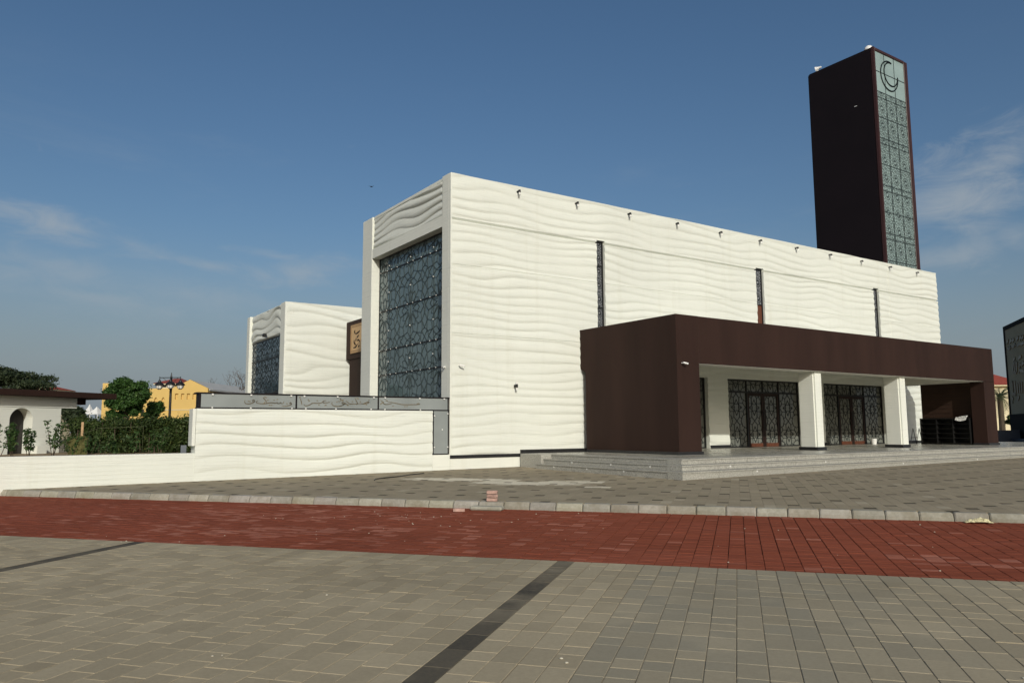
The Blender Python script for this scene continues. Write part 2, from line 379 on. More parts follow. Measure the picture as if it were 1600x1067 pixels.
def lay(name_struct, piece, mt, base_mt, items, zoff, thick=.03, bev=.004, n_single=300):
    """items: (s0,s1,n0,n1,(r,g,b) tint,dz). The pieces that show largest become single parts, the rest one joined part."""
    top = name_struct
    sc_ = []
    for i, it in enumerate(items):
        p = rd((it[0]+it[1])/2, (it[2]+it[3])/2, zoff); x, y, z = proj(p)
        a = (it[1]-it[0])*(it[3]-it[2])/z**3 if (0 < x < 1600 and 0 < y < 1067) else 0
        sc_.append(a)
    order = sorted(range(len(items)), key=lambda i: -sc_[i]); single = set(i for i in order[:n_single] if sc_[i] > 0)
    cache = {}; fld = MB()
    for i, (s0, s1, n0, n1, t, dz) in enumerate(items):
        if i in single:
            key = (round(s1-s0, 3), round(n1-n0, 3))
            if key not in cache:
                a, c = key[0]/2, key[1]/2; b = MB()
                lo = [(-a, -c, -thick), (a, -c, -thick), (a, c, -thick), (-a, c, -thick)]
                hi = [(-a+bev, -c+bev, 0), (a-bev, -c+bev, 0), (a-bev, c-bev, 0), (-a+bev, c-bev, 0)]
                md = [(-a, -c, -bev), (a, -c, -bev), (a, c, -bev), (-a, c, -bev)]
                b.v = lo+md+hi
                for q in range(4):
                    r = (q+1) % 4; b.f += [(q, r, 4+r, 4+q), (4+q, 4+r, 8+r, 8+q)]
                b.f.append((8, 9, 10, 11)); b.t = [None]*9
                o = _build(b, piece, mt+'_obj', top, fix=False); cache[key] = o.data
            else:
                o = bpy.data.objects.new(piece, cache[key]); C.objects.link(o); o.parent = top
            p = rd((s0+s1)/2, (n0+n1)/2, zoff+dz)
            mm = Matrix.Identity(4)
            tl = Vector((random.uniform(-.004, .004), random.uniform(-.004, .004), 0)); zz = (Z3+tl).normalized()
            xx = (L3-zz*L3.dot(zz)).normalized(); yy = zz.cross(xx)
            for k in range(3): mm[k][0] = xx[k]; mm[k][1] = yy[k]; mm[k][2] = zz[k]; mm[k][3] = p[k]
            o.matrix_local = mm; o.color = (*t, 1)
        else:
            q = len(fld.v); z1 = zoff+dz
            lo = [rd(s0, n0, z1-thick), rd(s1, n0, z1-thick), rd(s1, n1, z1-thick), rd(s0, n1, z1-thick)]
            e = bev
            hi = [rd(s0+e, n0+e, z1), rd(s1-e, n0+e, z1), rd(s1-e, n1-e, z1), rd(s0+e, n1-e, z1)]
            fld.v += [tuple(v) for v in lo+hi]
            fld.f += [(q+4, q+5, q+6, q+7)]+[(q+k, q+(k+1) % 4, q+4+(k+1) % 4, q+4+k) for k in range(4)]
            fld.t += [(*t, 1)]*5
    o = _build(fld, piece+'_field', mt+'_attr', top, tinted=True)
    tag(o, kind='stuff')
def vnoise(seed, cell):
    g = np.random.default_rng(seed).random((400, 400))
    def f(x, y):
        x = x/cell+200; y = y/cell+200; i, j = int(math.floor(x)) % 398, int(math.floor(y)) % 398; u, v = x-math.floor(x), y-math.floor(y)
        u = u*u*(3-2*u); v = v*v*(3-2*v)
        return (g[i, j]*(1-u)+g[i+1, j]*u)*(1-v)+(g[i, j+1]*(1-u)+g[i+1, j+1]*u)*v
    return f
vn1, vn2, vn3 = vnoise(1, 1.3), vnoise(2, .5), vnoise(3, 2.6)

def forecourt():
    st = tag(sheet('forecourt_pavement', -60, 60, -30, RED_N-.005, -.0042, 'sand'), kind='structure')
    items = []; P = .2; g = .006
    k0, k1 = int(-15/P), int(14/P)
    for k in range(k0, k1):
        s = -1.967+k*P; dark = (k % 30 == 0)
        n = RED_N-.004; prev = 0
        while n > 1.6:
            ln = random.choice((.2, .3, .3, .4, .4)) if not dark else .4
            n0 = max(n-ln, 1.3)
            r = random.random()
            t = (min(1, max(0, .12+.76*random.random()+.5*(vn1(s, n)-.5))), (.35+.5*random.random())*(1 if s > -1 else .25)*max(0, min(1, vn3(s, n)*1.6-.2)), .97-.22*random.random() if dark else 0)
            items.append((s-P/2+g/2, s+P/2-g/2, n0+g/2, n-g/2, t, random.gauss(0, .0008)))
            n = n0
    lay(st, 'paver', 'grey', None, items, 0, bev=.003)
forecourt()

def red_road():
    st = tag(sheet('road', -60, 60, RED_N+.001, KERB_N+.05, -.013, 'redsand'), kind='structure')
    items = []; g = .005; ds, dn = .2, .1
    for k in range(int(-26/ds), int(22/ds)):
        s = -1.867+k*ds
        for j in range(int((KERB_N-RED_N)/dn)+1):
            n0 = RED_N+.004+j*dn; n1 = min(n0+dn, KERB_N+.02)
            pale = 0
            d = math.exp(-((s+7.0)/3.4)**2)*math.exp(-((n0-11)/2.2)**2)
            if random.random() < .02+.6*d*max(0, vn2(s, n0)*2-.45): pale = .25+.6*random.random()
            if 1.6 < s < 3.2 and 9.7 < n0 < 10.3 and random.random() < .5: pale = .35+.4*random.random()
            t = (min(1, .15+.5*random.random()+.4*(vn1(s, n0)-.5)), pale, .3*random.random()*max(0, vn3(s+9, n0)))
            items.append((s-ds/2+g/2, s+ds/2-g/2, n0+g*.3, n1-g*.3, t, random.gauss(0, .0012)))
    lay(st, 'brick', 'red', None, items, -.004, bev=.004)
red_road()

def in_plaza(p, mrg=.0):
    if p.y > YC+.05: return False
    if p.x > SXL+.15+mrg and p.y > SYF+.15+mrg and p.x < 46: return False
    return True
def plaza():
    st = tag(sheet('plaza_pavement', -70, 90, KERB_N+.15, 70, KH-.0035, 'sand'), kind='structure')
    items = []; P = .2; g = .0025
    for k in range(int(-32/P), int(44/P)):
        s = .49+k*P
        even = k % 2 == 0
        off = (15.67+(k//2)*.5) % 1.7
        n = KERB_N+.155
        # dark accents repeat every 1.7 m along even columns, shifted half a metre from column to column
        while True:
            nd = n+((off-n) % 1.7) if even else 1e9
            while n < nd-.1-1e-6:
                ln = min(random.choice((.3, .4, .4, .2)), nd-.1-n)
                if nd-.1-(n+ln) < .1: ln = nd-.1-n
                p = rd(s, n+ln/2)
                if in_plaza(p):
                    e = 0
                    for (cs, cn, rs, rn) in ((-7.0, 18.9, 1.6, .45), (-5.1, 18.1, 1.5, .55), (-3.9, 18.7, .9, .35), (-3.2, 17.3, .45, .2)):
                        e = max(e, 1.2-((s-cs)/rs)**2-((n-cn)/rn)**2+.7*(vn2(s, n)-.5))
                    t = (min(1, max(0, .2+.5*random.random()+.5*(vn1(s, n)-.5))), max(0, min(.95, e*1.7)) if e > 0 else (.25*random.random() if random.random() < .04 else 0), .10*random.random())
                    items.append((s-P/2+g/2, s+P/2-g/2, n+g/2, n+ln-g/2, t, random.gauss(0, .0006)))
                n += ln
                if n > 46: break
            if n > 46: break
            if in_plaza(rd(s, n+.1)): items.append((s-P/2+g/2, s+P/2-g/2, n+g/2, n+.2-g/2, (.5, 0, .92+.08*random.random()), -.001))
            n += .2
    items = [it for it in items if proj(rd(it[0], it[2], KH))[2] > 3]
    lay(st, 'paver', 'plaza', None, items, KH, bev=.0015)
plaza()

def kerb():
    st = empty('kerb', kind='structure')
    prof = [(0, -.05), (0, .055), (.045, KH), (.148, KH+.004), (.148, -.05)]
    meshes = []
    for v in range(5):
        b = MB(); ln = .488
        rr = random.Random(v)
        pr = [(n+rr.uniform(-.004, .004), z+rr.uniform(-.004, .004) if z > 0 else z) for n, z in prof]
        for q, x in enumerate((-ln/2, -ln/2+.022, ln/2-.022, ln/2)):
            sh = .016 if q in (0, 3) else 0
            b.v += [(x, n+sh*(1 if i < 3 else -1)*.6, z-(sh if z > .02 else 0)) for i, (n, z) in enumerate(pr)]
        for q in range(3):
            for i in range(5):
                j = (i+1) % 5; b.f.append((q*5+j, q*5+i, q*5+5+i, q*5+5+j))
        b.f += [tuple(range(5)), tuple(range(19, 14, -1))]; b.t = [None]*len(b.f)
        o = _build(b, 'kerb_stone', 'kerb', st); meshes.append(o)
    used = set(); k = 0
    for i in range(-52, 44):
        if i in (): continue
        src = meshes[i % 5]
        if (i % 5) not in used: o = src; used.add(i % 5)
        else: o = src.copy(); C.objects.link(o); o.parent = st
        mm = Matrix.Identity(4); p = rd(i*.5, KERB_N+random.uniform(-.006, .006), random.uniform(-.006, .004))
        a = random.uniform(-.008, .008); xx = (L3+N3*a).normalized(); yy = Z3.cross(xx)
        for q in range(3): mm[q][0] = xx[q]; mm[q][1] = yy[q]; mm[q][2] = Z3[q]; mm[q][3] = p[q]
        o.matrix_local = mm; c = random.uniform(.72, 1); o.color = (c, c*random.uniform(.95, 1), c*random.uniform(.88, 1), 1)
kerb()

# ------------------------------------------------------------------ printed relief
def waves(u, v, per, amp, ph, wob=1., steep=.7, lam=(4.6, 7.3, 2.7)):
    a = .5*np.sin(2*np.pi*u/lam[0]+ph+1.5*np.sin(v*1.9+ph)+.9*v)+.40*np.sin(2*np.pi*u/lam[1]-1.25*v+ph*1.7)+.16*np.sin(2*np.pi*u/lam[2]+2.6*v+ph*2.3)
    F = v/per+.62*wob*a+.22*np.sin(v*2.3+ph); t = F-np.floor(F)
    env = .66+.34*np.sin(u*.75+v*1.9+ph)*np.cos(u*.31-v*1.1)
    h = np.sin(np.pi*np.clip(t, 0, 1)**steep)
    return amp*env*(.75*h+.25*h**.5)
def relief(name, mt, parent, O, U, V, Nn, us, vs, hf, holes=(), back=.35):
    O, U, V, Nn = Vector(O), Vector(U), Vector(V), Vector(Nn)
    for h in holes:
        us = np.append(us, [h[0], h[1]]); vs = np.append(vs, [h[2], h[3]])
    def uniq(a, keep):
        a = np.unique(np.round(a, 4)); out = [a[0]]
        for x in a[1:]:
            if x-out[-1] < .012:
                if any(abs(x-k) < 1e-3 for k in keep): out[-1] = x
                continue
            out.append(x)
        return np.array(out)
    us = uniq(us, [x for h in holes for x in h[:2]]); vs = uniq(vs, [x for h in holes for x in h[2:4]])
    nu, nv = len(us), len(vs); UU, VV = np.meshgrid(us, vs, indexing='ij'); H = hf(UU, VV)
    o, u_, v_, n_ = [np.array(x) for x in (O, U, V, Nn)]
    P = o+UU[..., None]*u_+VV[..., None]*v_+H[..., None]*n_
    keep = np.ones((nu-1, nv-1), bool); uc = (us[1:]+us[:-1])/2; vc = (vs[1:]+vs[:-1])/2
    for h in holes: keep[np.ix_((uc > h[0]) & (uc < h[1]), (vc > h[2]) & (vc < h[3]))] = False
    idx = np.arange(nu*nv).reshape(nu, nv)
    I, J = np.nonzero(keep)
    faces = np.stack([idx[I, J], idx[I+1, J], idx[I+1, J+1], idx[I, J+1]], 1).tolist()
    verts = P.reshape(-1, 3).tolist(); nf = len(faces)
    B = (o+UU[..., None]*u_+VV[..., None]*v_-n_*back)
    pad = np.zeros((nu+1, nv+1), bool); pad[1:-1, 1:-1] = keep
    def side(i0, j0, i1, j1):
        q = len(verts); verts.extend([P[i0, j0].tolist(), P[i1, j1].tolist(), B[i1, j1].tolist(), B[i0, j0].tolist()]); faces.append([q, q+1, q+2, q+3])
    for i in range(nu-1):
        for j in range(nv):
            if pad[i+1, j] != pad[i+1, j+1]: side(i, j, i+1, j)
    for i in range(nu):
        for j in range(nv-1):
            if pad[i, j+1] != pad[i+1, j+1]: side(i, j, i, j+1)
    me = bpy.data.meshes.new(name); me.from_pydata(verts, [], faces)
    if (U.cross(V)).dot(Nn) < 0: me.flip_normals()
    sm = np.zeros(len(faces), bool); sm[:nf] = True; me.polygons.foreach_set('use_smooth', sm)
    me.materials.append(M[mt]); ob = bpy.data.objects.new(name, me); C.objects.link(ob)
    if parent:
        ob.parent = parent
        if parent.type == 'EMPTY': ob.matrix_parent_inverse = Matrix.Translation(-parent.location)
    return ob

# ------------------------------------------------------------------ star lattice
def star_cell():
    seg = []
    a = .5; k8 = [math.pi/4*i for i in range(8)]
    pol = lambda r, t: (r*math.cos(t), r*math.sin(t))
    for i, t in enumerate(k8):
        m_ = pol(a, t); p1 = pol(.375, t+math.pi/8); p0 = pol(.375, t-math.pi/8)
        seg += [(m_, p1), (m_, p0)]
        q = pol(.235, t+math.pi/8); seg.append((p1, q))
        r_ = pol(.27, t); q0 = pol(.235, t-math.pi/8)
        s1 = pol(.12, t); seg += [(q, s1), (q0, s1)]
        seg += [(r_, q), (r_, q0)]
    h = .5*math.tan(math.pi/8)
    # the little square between four octagons: kite lines
    for cx in (-.5, .5):
        for cy in (-.5, .5):
            sx, sy = -math.copysign(1, cx), -math.copysign(1, cy)
            e1 = (cx+sx*(.5-h), cy); e2 = (cx, cy+sy*(.5-h)); mid = (cx+sx*(.5-h)/2, cy+sy*(.5-h)/2); inn = (cx+sx*.11, cy+sy*.11)
            seg += [(e1, inn), (e2, inn), (mid, (cx+sx*.11, cy)), (mid, (cx, cy+sy*.11))]
            seg += [((cx+sx*(.5-h), cy), (cx+sx*.11, cy))]
    return seg
CELL8 = [sg for k, sg in enumerate(star_cell()) if k >= 56 or (k % 7) in (0, 1, 2, 5, 6)]
def rosette_cell(n=12):
    seg = []; pol = lambda r, t: (r*math.cos(t), r*math.sin(t)); st = 2*math.pi/n
    for i in range(n):
        t = i*st; m_ = pol(.47, t); p1 = pol(.385, t+st/2); p0 = pol(.385, t-st/2); q = pol(.25, t+st/2); q0 = pol(.25, t-st/2); c = pol(.085, t); e = pol(.32, t)
        seg += [(m_, p1), (m_, p0), (p1, q), (q, c), (q0, c), (q, e), (q0, e)]
    for sx in (-1, 1):
        for sy in (-1, 1):
            k = lambda x, y: (sx*x, sy*y)
            a30, a60 = (.47*math.cos(math.pi/6), .47*.5), (.47*.5, .47*math.cos(math.pi/6))
            seg += [(k(*a30), k(.5, .36)), (k(*a60), k(.36, .5)), (k(*a30), k(.43, .43)), (k(*a60), k(.43, .43)), (k(.43, .43), k(.5, .5)), (k(.5, .36), k(.40, .40)), (k(.36, .5), k(.40, .40)), (k(.47, 0), k(.5, .12)), (k(0, .47), k(.12, .5)), (k(.5, .12), k(*a30)), (k(.12, .5), k(*a60))]
    return seg
CELL = rosette_cell()
def clip(a, b, x0, x1, y0, y1):
    t0, t1 = 0., 1.; d = (b[0]-a[0], b[1]-a[1])
    for p, q in ((-d[0], a[0]-x0), (d[0], x1-a[0]), (-d[1], a[1]-y0), (d[1], y1-a[1])):
        if abs(p) < 1e-9:
            if q < 0: return None
        else:
            r = q/p
            if p < 0: t0 = max(t0, r)
            else: t1 = min(t1, r)
    if t0 >= t1: return None
    return (a[0]+t0*d[0], a[1]+t0*d[1]), (a[0]+t1*d[0], a[1]+t1*d[1])
def lattice(mb, O, U, V, Nn, x0, x1, y0, y1, cell, w=.025, ox=0, oy=0, th=.012, lift=.004, pat=None):
    O, U, V, Nn = Vector(O), Vector(U), Vector(V), Vector(Nn)
    i0, i1 = int(math.floor((x0-ox)/cell))-1, int(math.ceil((x1-ox)/cell))+1
    j0, j1 = int(math.floor((y0-oy)/cell))-1, int(math.ceil((y1-oy)/cell))+1
    for i in range(i0, i1+1):
        for j in range(j0, j1+1):
            for a, b in (pat or CELL):
                c = clip((ox+(i+a[0])*cell, oy+(j+a[1])*cell), (ox+(i+b[0])*cell, oy+(j+b[1])*cell), x0, x1, y0, y1)
                if c: mb.ribbon(c[0], c[1], w, O, U, V, Nn, lift, th)
def stroke(mb, pts, w, O, U, V, Nn, th=.01, lift=.003):
    O, U, V, Nn = Vector(O), Vector(U), Vector(V), Vector(Nn)
    # smooth the traced stroke a little
    q = [Vector(p) for p in pts]
    if len(q) > 2:
        r = []
        for i in range(len(q)-1):
            a = q[max(i-1, 0)]; b = q[i]; c = q[i+1]; d = q[min(i+2, len(q)-1)]
            for t in (0, .34, .67):
                r.append(.5*((2*b)+(c-a)*t+(2*a-5*b+4*c-d)*t*t+(3*b-a-3*c+d)*t**3))
        r.append(q[-1]); q = r
    for i in range(len(q)-1):
        k = w*(.6+.6*math.sin(math.pi*(i+.5)/(len(q)-1)))
        mb.ribbon(q[i], q[i+1], k, O, U, V, Nn, lift, th)
EX, EY, EZ = Vector((1, 0, 0)), Vector((0, 1, 0)), Vector((0, 0, 1))

# ------------------------------------------------------------------ main hall
def main_hall():
    t = empty('main_hall', 'large cream-white hall with rippled walls, tall front window and row of slit windows', 'building', loc=(XC, YC, .3))
    x0 = XC+.02; W_ = XR-x0
    def hf(u, v):
        h = waves(u, v, .315, .045, 1.3, .66, .62)
        h = h*np.clip(u/.12, .25, 1)
        for zj, w, d in ((8.523-ZF, .019, .07), (6.99-ZF, .007, .012), (4.71-ZF, .007, .012)):
            flat = np.clip(np.abs(v-zj)/.10, 0, 1); h = h*(.35+.65*flat)+.02*(1-flat)
            h = np.where(np.abs(v-zj) < w, -d, h)
        h = np.where(np.abs(u-(37.91-x0)) < .008, h-.02, h)
        return h
    us = np.linspace(0, W_, 290); vs = np.linspace(0, ZT-ZF, 270)
    for zj, w in ((8.523-ZF, .0175), (6.99-ZF, .0135), (4.71-ZF, .0135)): vs = np.append(vs, [zj-w-.013, zj-w, zj, zj+w, zj+w+.013])
    us = np.append(us, [37.91-x0-.02, 37.91-x0-.0065, 37.91-x0+.0065, 37.91-x0+.02])
    slits = ((18.25, 18.64), (27.38, 27.90), (36.50, 36.98)); doors = ((19.35, 24.05), (25.28, 30.22), (31.9, 37.0))
    holes = [(a-x0, b-x0, 4.5-ZF, 8.62-ZF) for a, b in slits]+[(a-x0, b-x0, -.01, 3.66-ZF) for a, b in doors]
    holes = [(a, b, max(c, 0), d) for a, b, c, d in holes]
    relief('wall', 'white', t, (x0, YC, ZF), EX, EZ, -EY, us, vs, hf, holes, .30)
    # other walls and the roof behind the parapet
    part('wall', 'white_fine', t, (XR-.35, XR-.02, YC+.305, YL-.3, .1, ZT-.01))
    part('wall', 'white_fine', t, (XC+.4, XR-.02, YL-.3, YL, .1, ZT-.012))
    part('roof', 'grey_roof', t, (XC+.4, XR-.36, YC+.31, YL-.31, 9.2, 9.35))
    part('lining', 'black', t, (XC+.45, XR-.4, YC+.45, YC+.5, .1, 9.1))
    # front face: plain piers, beam and a rippled panel over the window
    part('pier', 'white_fine', t, (XC, XC+.42, YC+.12, 22.04, .1, ZT+.004)); part('corner_strip', 'white_fine', t, (XC-.001, XC+.05, YC-.025, YC+.119, .1, ZT+.004), bev=.012)
    part('pier', 'white_fine', t, (XC, XC+.42, 27.85, YL+.003, .1, ZT-.004), bev=.02)
    part('beam', 'white_fine', t, (XC+.012, XC+.42, 22.04, 27.85, 8.36, 8.74), (XC+.06, XC+.42, 22.04, 27.85, 9.972, ZT-.006))
    Wp = 27.85-22.04
    def hp(u, v):
        h = waves(u, v, .27, .085, 2.2, .8, .62, (4.8, 7.3, 2.9))
        e = np.clip(np.minimum(np.minimum(u, Wp-u)/.10, np.minimum(v, 1.23-v)/.04), 0, 1); return h*e
    relief('front_panel', 'white', t, (XC+.09, 27.85, 8.74), -EY, EZ, -EX, np.linspace(0, Wp, 120), np.linspace(0, 1.23, 70), hp, (), .2)
    # tall front window
    G = XC+.36
    fr = MB(); y0, y1, zb, zt = 22.04, 27.85, .4, 8.36
    for z in (7.77, 6.21, 4.67, 3.71, 2.2): fr.box(G-.03, G+.05, y0, y1, z-.022, z+.022)
    fr.box(G-.03, G+.05, y0, y1, zt-.05, zt); fr.box(G-.03, G+.05, y1-.03, y1, zb, zt); fr.box(G-.03, G+.05, y0, y0+.03, zb, zt)
    win = fr.build('window', 'black', t)
    rows = [.4, 2.2, 3.71, 4.67, 6.21, 7.77, 8.33]; cols = [22.04, 23.28, 25.08, 26.92, 27.85]
    for i in range(len(rows)-1):
        for j in range(4):
            k = random.uniform(-.002, .002)
            part('pane', 'glass_front', win, (G+abs(k), G+.02, cols[j]+.006, cols[j+1]-.006, rows[i]+.02, rows[i+1]-.02))
    lb = MB(); lattice(lb, (G, 0, 0), EY, EZ, -EX, y0+.03, y1-.03, 2.2, zt-.05, 2.25, .014, 25.08, 6.0)
    for y in cols[1:-1]: lb.ribbon((y, .4), (y, zt-.05), .02, Vector((G, 0, 0)), EY, EZ, -EX, .006, .012)
    tag(lb.build('lattice', 'line_soft', win), kind='stuff')
    sb = MB()
    for z in (7.77, 6.21, 4.67, 3.71):
        for y in (22.5, 23.05, 23.5, 24.2, 24.85, 25.3, 26.2, 26.7, 27.1, 27.7): sb.box(G-.05, G-.03, y-.012, y+.012, z-.014, z+.014)
    for y in cols[1:-1]:
        for z in (7.95, 6.9, 5.4, 4.2): sb.box(G-.045, G-.012, y-.012, y+.012, z-.016, z+.016)
    tag(sb.build('spider_fitting', 'steel', win), kind='stuff')
    # slit windows
    for q, (a, b) in enumerate(slits):
        yg = YC+.12; f = MB()
        zs = (4.5, 6.09, 7.67, 8.62) if q == 0 else ((4.5, 7.0, 8.62) if q == 1 else (4.5, 7.57, 8.62))
        f.box(a, a+.05, yg-.04, yg+.05, 4.5, 8.62); f.box(b-.05, b, yg-.04, yg+.05, 4.5, 8.62); f.box(a+.05, b-.05, yg-.04, yg+.05, 8.55, 8.62)
        for z in zs[1:-1]: f.box(a+.05, b-.05, yg-.035, yg+.05, z-.025, z+.025)
        sw = f.build('slit_window', 'black', t)
        for i in range(len(zs)-1):
            part('pane', 'wood' if (q == 1 and i == 0) else 'glass_slit', sw, (a+.05, b-.05, yg, yg+.02, zs[i]+.02, zs[i+1]-.02))
        l2 = MB(); lattice(l2, (0, yg, 0), EX, EZ, -EY, a+.05, b-.05, 4.5 if q != 1 else 7.02, 8.55, (b-a)*1.35, .012, (a+b)/2, 8.0); tag(l2.build('lattice', 'line', sw), kind='stuff')
    # glazed entrance screens with double doors
    for q, (a, b) in enumerate(doors):
        yg = YC+.2; f = MB(); zt2 = 3.66; tr = 3.12
        wd_ = b-a; d0, d1 = (a+b)/2-1.08-(.1 if q == 2 else 0), (a+b)/2+1.08-(.1 if q == 2 else 0)
        for x in (a+.03, b-.03): f.box(x-.03, x+.03, yg-.05, yg+.05, ZF, zt2)
        for x in (d0, d1): f.box(x-.035, x+.035, yg-.05, yg+.05, ZF, tr)
        for x in (d0, (d0+d1)/2, d1): f.box(x-.022, x+.022, yg-.04, yg+.05, tr+.04, zt2-.06)
        f.box(a+.06, b-.06, yg-.051, yg+.05, tr-.03, tr+.04); f.box(a+.06, b-.06, yg-.05, yg+.05, zt2-.06, zt2)
        f.box(a+.06, d0-.035, yg-.05, yg+.05, ZF, ZF+.05); f.box(d1+.035, b-.06, yg-.05, yg+.05, ZF, ZF+.05)
        scn = f.build('entrance_screen', 'black', t)
        xs = [a+.06, d0-.02, (d0+d1)/2, d1+.02, b-.06]
        for i in range(4): part('pane', 'glass_door', scn, (xs[i]+.004, xs[i+1]-.004, yg+.012, yg+.03, tr+.04, zt2-.06))
        part('pane', 'glass_door', scn, (a+.06, d0-.03, yg+.012, yg+.03, ZF+.05, tr-.03)); part('pane', 'glass_door', scn, (d1+.03, b-.06, yg+.012, yg+.03, ZF+.05, tr-.03))
        for x, y in ((d0+.035, (d0+d1)/2-.005), ((d0+d1)/2+.005, d1-.035)):
            dm = MB(); dm.box(x, x+.11, yg-.03, yg+.045, ZF+.01, tr-.03); dm.box(y-.11, y, yg-.03, yg+.045, ZF+.01, tr-.03)
            dm.box(x+.11, y-.11, yg-.03, yg+.045, tr-.15, tr-.03)
            dm.build('door_leaf', 'door_shaded', scn); part('bottom_rail', 'wood', scn, (x+.11, y-.11, yg-.031, yg+.045, ZF+.01, ZF+.16))  # leaf frame coloured as wood in shade; bottom rail keeps the plain wood
            part('pane', 'glass_door', scn, (x+.11, y-.11, yg+.008, yg+.025, ZF+.16, tr-.15))
            hx = y-.055 if x < (d0+d1)/2-.2 else x+.055
            hm = MB(); hm.tube([(hx, yg-.09, 1.5), (hx, yg-.09, 2.4)], .016, 8); hm.tube([(hx, yg-.09, 1.6), (hx, yg-.02, 1.6)], .01); hm.tube([(hx, yg-.09, 2.3), (hx, yg-.02, 2.3)], .01)
            hm.build('door_handle', 'black', scn)
        l2 = MB(); o2 = (0, yg, 0)
        lattice(l2, o2, EX, EZ, -EY, a+.06, d0-.035, ZF+.05, tr-.03, 1.15, .026, (a+b)/2, 1.9, .01, -.008, CELL8)
        lattice(l2, o2, EX, EZ, -EY, d1+.035, b-.06, ZF+.05, tr-.03, 1.15, .026, (a+b)/2, 1.9, .01, -.008, CELL8)
        lattice(l2, o2, EX, EZ, -EY, d0+.145, (d0+d1)/2-.115, ZF+.16, tr-.15, 1.15, .026, (a+b)/2, 1.9, .01, -.004, CELL8)
        lattice(l2, o2, EX, EZ, -EY, (d0+d1)/2+.115, d1-.145, ZF+.16, tr-.15, 1.15, .026, (a+b)/2, 1.9, .01, -.004, CELL8)
        lattice(l2, o2, EX, EZ, -EY, a+.06, b-.06, tr+.04, zt2-.06, 1.15, .026, (a+b)/2, 1.9, .01, -.008, CELL8)
        tag(l2.build('lattice', 'line', scn), kind='stuff')
    # foot of the wall
    part('plinth', 'white_fine', t, (XC+.01, 14.72, YC-.035, YC+.3, .05, .68))
    part('skirting', 'blackstone', t, (XC-.01, 14.75, YC-.055, YC+.3, .681, ZF-.001))
    for a, c in ((14.72, 19.33), (24.07, 25.26), (30.24, 31.88), (37.02, 42.7)): part('skirting', 'blackstone', t, (a, c, YC-.09, YC+.2, ZF+.003, ZF+.125))
main_hall()

# ------------------------------------------------------------------ entrance portico
def portico():
    t = empty('portico', 'low dark brown entrance portico with two white columns in front of the hall', 'portico', loc=(PXL, PYF, ZF))
    b = MB(); b.prism([(PXL, PYF, ZF+.01), (PXL, 21.18, ZF+.01), (PXL, 21.18, 3.60), (PXL, YC+.02, 3.76), (PXL, YC+.02, PZT), (PXL, PYF, PZT)], (18.384-PXL, 0, 0)); b.build('side_wall', 'brown', t)
    part('fascia', 'brown', t, (18.384, PXR, PYF-.003, 17.36, PZS, PZT-.003), bev=.012)
    part('side_fascia', 'brown', t, (37.62, PXR+.003, 17.36, YC-.08, PZS+.003, PZT-.006))
    part('beam_soffit', 'soffit', t, (18.39, 36.88, PYF+.02, 17.36, PZS-.008, PZS-.001))
    part('bulkhead', 'soffit', t, (37.25, 37.615, 17.362, YC-.1, PZS, 4.2))
    part('ceiling', 'soffit', t, (18.386, 37.61, 17.362, YC-.09, 4.2, 4.26))
    part('inner_beam', 'soffit', t, (18.386, 37.24, 17.362, 17.42, PZS+.001, 4.199))
    part('roof', 'grey_roof', t, (18.4, 37.6, 17.37, YC-.1, 4.8, 4.92))
    part('pier', 'brown', t, (36.90, PXR-.002, PYF, 17.358, ZF+.01, PZS-.002), bev=.012)
    ew = part('end_wall', 'clad', t, (37.34, PXR-.004, 17.36, 19.85, ZF+.01, PZS-.001))
    for k in range(14): part('board', 'clad', ew, (37.318, 37.339, 17.37, 19.84, .85+k*.2, .85+k*.2+.185))
    part('skirting', 'blackstone', t, (PXL-.05, 18.42, PYF-.05, 21.2, ZF+.002, ZF+.09)); part('skirting', 'blackstone', t, (36.86, PXR+.02, PYF-.05, 17.36, ZF+.002, ZF+.09))
    for x in (24.52, 30.15):
        def hf(u, v): return .004*np.sin(v*48)+.01*waves(u, v, .45, 1, x)
        col = MB(); bm = bmesh.new(); bmesh.ops.create_cube(bm, size=1)
        for v in bm.verts: v.co = (x+.25+v.co.x*.5, 17.23+v.co.y*.70, (ZF+.12+PZS-.009)/2+v.co.z*(PZS-.009-ZF-.12))
        es = [e for e in bm.edges if abs(e.verts[0].co.z-e.verts[1].co.z) > 1]
        bmesh.ops.bevel(bm, geom=es, offset=.06, segments=4, affect='EDGES')
        zs = 40
        cl_ = col.addbm(bm).build('column', 'white_fine', t)
        part('column_base', 'blackstone', cl_, (x-.03, x+.53, 16.85, 17.61, ZF+.002, ZF+.12))
portico()

